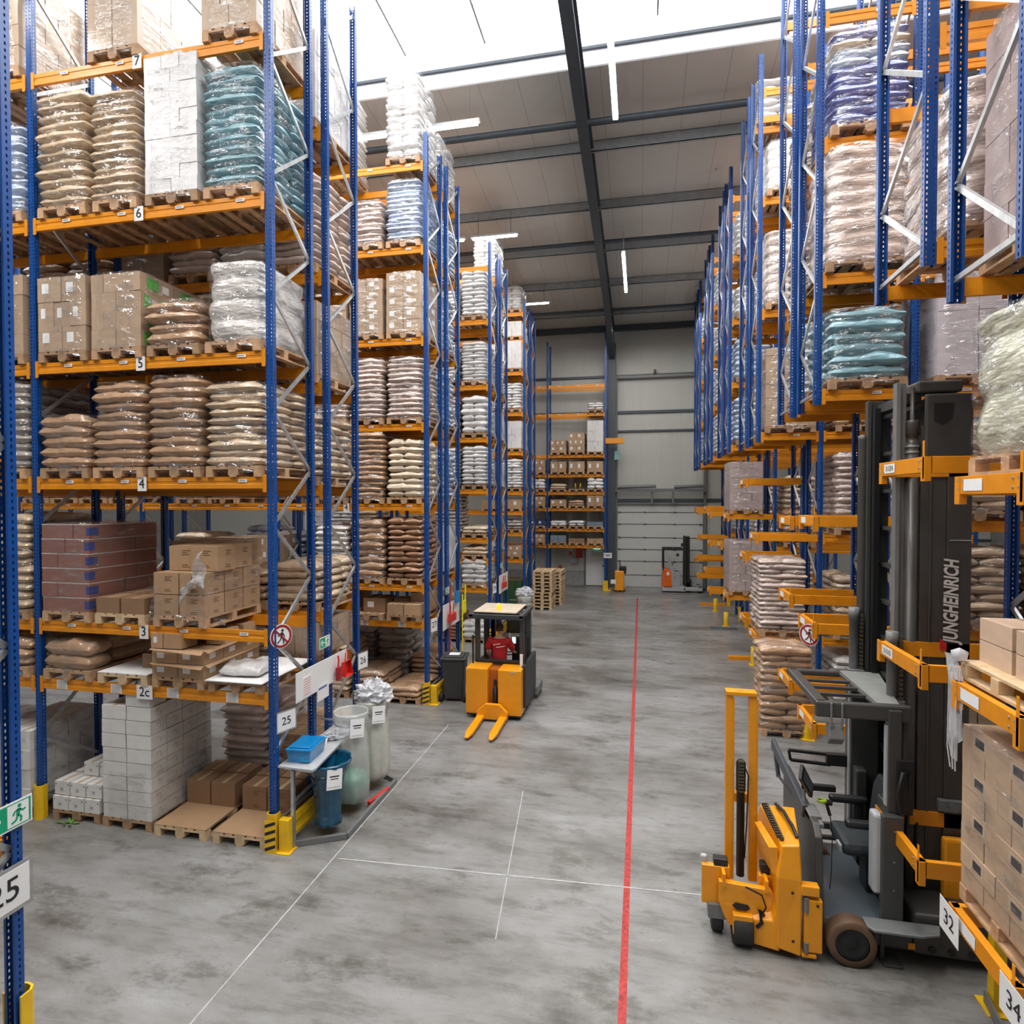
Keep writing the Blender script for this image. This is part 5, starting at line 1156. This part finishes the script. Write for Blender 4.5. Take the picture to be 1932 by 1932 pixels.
cg=v('fork_carriage',M().box(.64,.92,6.55,6.62,.32,.72).box(1.2,1.42,6.55,6.62,.22,.68).add([(.8,6.46,.62),(1.3,6.44,.60),(1.35,6.44,.52),(1.32,6.44,.36),(1.12,6.44,.30),(1.1,6.44,.18),(.9,6.46,.18),(.86,6.46,.25),(.8,6.46,.4),
   (.8,6.53,.62),(1.3,6.51,.60),(1.35,6.51,.52),(1.32,6.51,.36),(1.12,6.51,.30),(1.1,6.51,.18),(.9,6.53,.18),(.86,6.53,.25),(.8,6.53,.4)],
   [tuple(range(9)),tuple(range(17,8,-1))]+[(i,(i+1)%9,9+(i+1)%9,9+i) for i in range(9)]).box(.93,1.12,6.38,6.46,.14,.34),TY2,bevel=.008)
v('carriage_slot',M().prism([(.93,.40),(.96,.43),(1.08,.42),(1.1,.39),(1.06,.36),(.97,.36)],'y',6.435,6.45),BLACK,cg)
v('roller_block',M().box(.76,.9,6.56,6.66,.7,.79).box(1.22,1.34,6.56,6.66,.7,.79),BLACK,cg,bevel=.01);v('bracket_lug',M().box(.83,.86,6.42,6.56,.6,.72).box(1.24,1.27,6.42,6.56,.58,.7),TY2,cg)
v('end_roller',M().box(.63,.7,6.6,6.66,.7,.79),LGREY,cg,bevel=.02)
for x,y,r in((.80,6.66,.155),(1.03,6.5,.17)):
    w_=v('load_wheel',M().lathe([(.06,-.05),(r-.01,-.055),(r,-.04),(r,.04),(r-.01,.055),(.06,.05)] if x<.9 else [(.06,-.09),(r-.01,-.095),(r,-.08),(r,.08),(r-.01,.095),(.06,.09)],(x,y,r),24,ax='x'),RUB)
v('wheel_bracket',M().box(.70,.93,6.5,6.64,.2,.34),MGREY)

# ------------------------------------------------------------------ ride-on truck with the driver
F=thing('ride_on_truck','yellow ride-on pallet truck with black cab roof driven by a person in red','forklift',(-2.97,12.1,0))
def g(name,m,mat,par=F,bevel=0,**k):
    return ob(name,m,mat,par,bevel=bevel,**k)
g('battery_door',M().box(-.59,-.12,-.02,.5,.1,1.05),TYEL,bevel=.02);g('battery_door',M().box(.10,.59,-.02,.5,.1,1.04),TYEL,bevel=.02)
g('centre_recess',M().box(-.12,.10,.12,.5,.2,1.0),simple('deep_orange',(.40,.10,.004),rough=.5),bevel=.005)
g('cylinder',M().lathe([(.05,.22),(.05,.62),(.03,.63),(.03,.8)],(.02,.08,0),12),BLACK)
g('model_lettering',M().box(.36,.48,-.026,-.02,.98,1.0).box(-.56,-.52,-.026,-.02,1.0,1.02),LGREY)
fk=g('fork_carriage',M().prism([(-.32,.05),(.33,.05),(.33,.2),(.16,.36),(-.14,.36),(-.32,.2)],'y',-.16,-.06),TYEL,bevel=.01)
for x in(-.23,.24):
    g('fork',M().add([(x-.075,-.1,.05),(x+.075,-.1,.05),(x+.075,-.1,.13),(x-.075,-.1,.13),(x-.075,-1.0,.04),(x+.075,-1.0,.04),(x+.075,-1.0,.1),(x-.075,-1.0,.1),(x-.035,-1.2,.04),(x+.035,-1.2,.04),(x+.035,-1.2,.07),(x-.035,-1.2,.07)],
      [(0,1,5,4),(1,2,6,5),(2,3,7,6),(3,0,4,7),(4,5,9,8),(5,6,10,9),(6,7,11,10),(7,4,8,11),(8,9,10,11),(0,3,2,1)]),TYEL,bevel=.01)
g('base_skirt',M().box(-.58,.58,.0,1.5,.06,.16).box(.4,.62,.5,1.4,.12,.95).box(-.6,-.45,.5,1.4,.12,.95),BLACK,bevel=.02)
g('side_cover',M().box(.56,.64,.2,1.5,.2,1.1),simple('charcoal',(.03,.032,.034),rough=.45),bevel=.02)
g('platform',M().box(-.5,.5,.5,1.35,.03,.08),BLACK)
g('backrest_bar',M().box(-.5,.56,.44,.52,1.03,1.12),BLACK,bevel=.02)
for x in(-.48,.5):
    g('cab_post',M().box(x-.05,x+.05,.5,.6,1.0,2.04),DGREY,bevel=.01);g('cab_post',M().box(x-.05,x+.05,1.25,1.4,.4,2.1),DGREY,bevel=.01)
rf=g('roof_frame',M().box(-.6,.58,.25,.33,2.02,2.12).box(-.6,-.5,.25,1.5,2.05,2.13).box(.48,.58,.25,1.5,2.05,2.13).box(-.55,.55,1.4,1.5,2.05,2.13).box(-.6,.58,.55,.6,2.06,2.12),simple('cab_grey',(.04,.042,.044),rough=.5),bevel=.015)
g('roof_board',M().box(-.52,.42,.35,1.45,2.14,2.16),simple('cream_board',(.52,.44,.33),rough=.6),rf);g('roof_grille',M().box(-.42,.38,.4,1.3,2.05,2.07),LGREY,rf)
bc=g('warning_beacon',M().lathe([(.05,2.16),(.055,2.2),(.05,2.27),(.02,2.31),(.001,2.31)],(-.02,.6,0),14),simple('amber_glow',(1,.30,.015),emit=1.7))
g('mast_guard',M().box(.48,.62,1.3,1.5,.3,2.5) if 0 else M().box(-.42,-.32,1.5,1.6,.2,1.95).box(.3,.4,1.5,1.6,.2,1.95),DGREY)
g('mesh_screen',M().box(-.02,.42,1.38,1.4,1.5,2.02),simple('dark_mesh',(.02,.02,.02),alpha=.75))
g('side_grab_bar',M().tube([(-.53,.35,1.05),(-.53,.35,1.65)],.02,6).tube([(.62,.35,1.0),(.62,.35,1.7)],.02,6),BLACK)
co=g('control_console',M().box(.18,.5,1.0,1.3,.9,1.45),BLACK,bevel=.02);g('display_screen',M().box(.19,.27,.985,1.0,1.36,1.5),simple('lit_screen',(.6,.85,.85),emit=1.2),co)
g('steering_wheel',M().tube([(.1+.13*math.cos(a),1.05+.13*math.sin(a),1.12) for a in [2*math.pi*i/16 for i in range(17)]],.014,6,caps=False),BLACK)
g('yellow_tube',M().box(-.42,-.34,1.5,1.58,1.2,1.75),simple('wood_yellow',(.65,.45,.12)))
for x,y in((-.5,1.2),(.5,1.2),(.62,2.0),(-.55,2.0)):g('wheel',M().lathe([(.03,-.05),(.12,-.05),(.12,.05),(.03,.05)],(x,y,.12),16,ax='x'),RUB)
g('support_leg',M().box(.52,.7,1.4,2.1,.08,.3),MGREY,bevel=.04);g('support_leg',M().box(-.65,-.5,1.4,2.1,.08,.3),MGREY,bevel=.04)
g('document_holder',M().box(.5,.56,.3,.33,1.05,1.3),PAPER)
# ------------------------------------------------------------------ reach truck at the back door
T=thing('reach_truck','parked orange and grey reach truck with black mast at the sectional door','forklift',(1.05,30.6,0))
g2=lambda n,m,mt,par=T,b=.02:ob(n,m,mt,par,bevel=b)
g2('body',M().prism([(-.02,.2),(.5,.2),(.45,1.05),(.02,1.2)],'y',0,1.1),simple('reach_orange',(.75,.13,.01),rough=.35),T,.05)
g2('chassis',M().box(-.02,1.1,0,1.1,.06,.3).box(1.0,1.9,0,.15,.1,.28).box(1.0,1.9,.95,1.1,.1,.28),LGREY)
g2('side_panel',M().prism([(.45,.3),(.85,.3),(.85,1.0),(.55,1.05),(.25,2.0),(.12,2.0),(.4,1.0)],'y',-.01,.08),simple('cover_grey',(.33,.34,.34)))
cb_=g2('cab_frame',M().box(.0,.08,0,.08,1.1,2.12).box(.0,.08,1.0,1.1,1.1,2.12).box(0,1.0,0,.06,2.08,2.16).box(0,1.0,1.04,1.1,2.08,2.16).box(.2,.25,0,1.1,2.08,2.14).box(.5,.55,0,1.1,2.08,2.14),BLACK,T,.01)
g2('seat',M().box(.45,.8,.3,.8,.9,1.0).box(.4,.5,.3,.8,.95,1.4),BLACK)
g2('mast',M().box(1.02,1.15,.1,.25,.12,2.75).box(1.02,1.15,.85,1.0,.12,2.75).box(1.15,1.3,.2,.35,.12,2.65).box(1.05,1.3,.2,.9,2.6,2.75).box(1.05,1.3,.2,.9,.2,.5),BLACK)
g2('lift_cylinder',M().lathe([(.06,.3),(.06,2.3)],(1.08,.55,0),12),BLACK);g2('headlamp',M().lathe([(.001,-.07),(.08,-.05),(.08,.05),(.001,.07)],(.92,.1,2.35),12,ax='x').lathe([(.001,-.07),(.08,-.05),(.08,.05),(.001,.07)],(.72,.1,1.85),12,ax='x'),BLACK)
g2('fork_carriage',M().box(1.3,1.4,.2,.9,.15,.6),BLACK);g2('fork',M().box(1.4,2.4,.25,.37,.1,.15),BLACK);g2('fork',M().box(1.4,2.4,.73,.85,.1,.15),BLACK)
for x in(.25,1.78):
    for y in(.07,1.02):g2('wheel',M().lathe([(.03,-.06),(.16,-.06),(.16,.06),(.03,.06)],(x,y,.16),16,ax='y'),RUB,T,0)
g2('number_plate',M().box(.2,.32,-.02,-.0,.85,1.0),PAPER,T,0)
# ------------------------------------------------------------------ driver
SKIN=simple('skin',(.55,.32,.22),rough=.5,var=.05);SHIRT=simple('red_cotton',(.42,.012,.018),rough=.8,var=.1,bump=.2,bs=8);PANTS=simple('dark_trousers',(.02,.022,.03),rough=.8);HAIR=simple('brown_hair',(.05,.025,.015),rough=.7,var=.3,scale=40)
P0=thing('person','person in a red T-shirt seen from behind standing in the ride-on truck','person',(-3.0,12.80,.08));P0.scale=(1.14,1.05,1.02)
def skin(name,verts,edges,mat,par,root=0,sub=2):
    me=D.meshes.new(name);me.from_pydata([q[0] for q in verts],edges,[]);me.materials.append(mat)
    o=D.objects.new(name,me);COL.objects.link(o);o.parent=par
    o.modifiers.new('k','SKIN');s_=me.skin_vertices[0].data
    for i,q in enumerate(verts):
        r=q[1];s_[i].radius=r if isinstance(r,tuple) else (r,r)
        s_[i].use_root=(i==root)
    m=o.modifiers.new('s','SUBSURF');m.levels=sub;m.render_levels=sub
    o.modifiers['k'].use_smooth_shade=True
    return o
# x right, y forward (away from camera), z up; feet at 0
bv=[((0,0,.92),(.14,.10)),((0,.0,1.08),(.13,.09)),((0,.02,1.25),(.16,.10)),((0,.01,1.38),(.15,.085)),((0,.0,1.45),(.06,.06)),((0,.02,1.52),(.055,.055)),
    ((-.17,0,1.38),.055),((-.215,.02,1.22),.046),((-.235,.04,1.10),.04),((-.21,.12,.98),.034),((-.18,.22,.90),.028),
    ((.17,0,1.38),.055),((.225,.06,1.22),.046),((.25,.10,1.12),.04),((.26,.24,1.06),.034),((.25,.34,1.04),.028),
    ((-.09,0,.84),.085),((-.10,.02,.48),.06),((-.10,-.01,.10),.042),((-.10,.12,.04),.04),
    ((.09,0,.84),.085),((.10,.02,.48),.06),((.10,-.01,.10),.042),((.10,.12,.04),.04)]
be=[(0,1),(1,2),(2,3),(3,4),(4,5),(3,6),(6,7),(7,8),(8,9),(9,10),(3,11),(11,12),(12,13),(13,14),(14,15),(0,16),(16,17),(17,18),(18,19),(0,20),(20,21),(21,22),(22,23)]
def hand(base,dirv,side):
    """palm, four fingers and thumb appended to the body graph"""
    b=Vector(base);d=Vector(dirv).normalized();s_=d.cross(Vector((0,0,1))).normalized()*side
    k=len(bv);bv.append((tuple(b+d*.06),(.032,.016)));pi=k
    out=[(None,pi)]
    for i,(off,L) in enumerate(((-.026,.062),(-.009,.075),(.009,.07),(.026,.055))):
        p1=b+d*.095+s_*off;p2=p1+d*L*.5+Vector((0,0,-.012));p3=p2+d*L*.25+Vector((0,0,-.03))
        j=len(bv);bv.extend([(tuple(p1),.009),(tuple(p2),.008),(tuple(p3),.007)]);be.extend([(pi,j),(j,j+1),(j+1,j+2)])
    p1=b+d*.045-s_*.04;p2=p1+d*.035-s_*.012+Vector((0,0,-.015));j=len(bv);bv.extend([(tuple(p1),.011),(tuple(p2),.009)]);be.extend([(pi,j),(j,j+1)])
    return pi
pi=hand((-.18,.22,.90),(.2,.9,-.3),-1);be.append((10,pi))
pi=hand((.25,.34,1.04),(-.1,1,-.1),1);be.append((15,pi))
body=skin('body',bv,be,SKIN,P0)
sv=[((0,0,.86),(.165,.125)),((0,0,1.0),(.155,.115)),((0,.0,1.12),(.16,.11)),((0,.02,1.26),(.185,.12)),((0,.01,1.37),(.165,.105)),((0,0,1.43),(.075,.075)),
    ((-.175,0,1.375),.078),((-.22,.02,1.22),.07),((-.232,.03,1.16),.068),((.175,0,1.375),.078),((.23,.06,1.22),.07),((.24,.075,1.16),.068)]
shirt=skin('t_shirt',sv,[(0,1),(1,2),(2,3),(3,4),(4,5),(4,6),(6,7),(7,8),(4,9),(9,10),(10,11)],SHIRT,body)
lm=M()
for a,b_,z in((-.1,.04,1.29),(-.04,.12,1.24)):
    for i in range(8):
        x=a+(b_-a)*i/8;lm.box(x,x+(b_-a)/10,-.118-.0,-.112,z+i*.004,z+.018+i*.004)
ob('shirt_print',lm,PAPER,shirt)
tv=[((0,0,.93),(.15,.115)),((-.09,0,.84),.10),((-.10,.02,.48),.075),((-.10,-.01,.13),.06),((.09,0,.84),.10),((.10,.02,.48),.075),((.10,-.01,.13),.06)]
skin('trousers',tv,[(0,1),(1,2),(2,3),(0,4),(4,5),(5,6)],PANTS,body)
for x in(-.1,.1):ob('shoe',M().prism([(x-.045,-.08),(x+.045,-.08),(x+.05,.1),(x+.03,.2),(x-.03,.2),(x-.05,.1)],'z',0,.09),BLACK,body,bevel=.02)
# head with face
m=M();rows=[]
for i in range(17):
    ph=math.pi*i/16;row=[]
    for j in range(24):
        a=2*math.pi*j/24;c,s_=math.cos(a),math.sin(a);z=math.cos(ph);r=math.sin(ph)
        x=.075*r*c*(1-.18*max(0,-z));y=.095*r*s_
        if s_>0 and z<0:y*=1-.1*abs(z)
        if s_<0 and z<-.3:y*=.75
        if s_>.92 and -.35<z<.12:y+=.018*(1-abs((z+.15)/.3))
        row.append((x,y+.01,1.62+.115*z))
    rows.append(row)
m.rows(rows,close=True)
for s_ in(-1,1):
    m.lathe([(.001,-.008),(.02,-.006),(.028,0),(.02,.006),(.001,.008)],(s_*.078,.0,1.61),10,ax='x')
hd=ob('head',m,SKIN,body)
for s_ in(-1,1):ob('eye',M().lathe([(.001,-.01),(.011,0),(.001,.01)],(s_*.03,.098,1.625),8,ax='y'),PAPER,hd)
ob('mouth',M().box(-.022,.022,.092,.1,1.555,1.562),simple('lip',(.4,.12,.1)),hd)
m=M();rows=[]
for i in range(9):
    ph=math.pi*.62*i/8;row=[]
    for j in range(24):
        a=2*math.pi*j/24;c,s_=math.cos(a),math.sin(a);e=ph*(1 if s_<.2 else 1-.35*s_)
        row.append((.082*math.sin(e)*c,.102*math.sin(e)*s_+.006,1.63+.118*math.cos(e)))
    rows.append(row)
m.rows(rows,close=True);ob('hair',m,HAIR,hd)
ob('headset',M().tube([(.083,.0,1.60),(.088,.0,1.68),(.05,.0,1.755)],.008,6).lathe([(.001,-.012),(.028,-.01),(.028,.01),(.001,.012)],(.088,0,1.62),10,ax='x'),simple('hi_yellow',(.8,.6,.02)),hd)
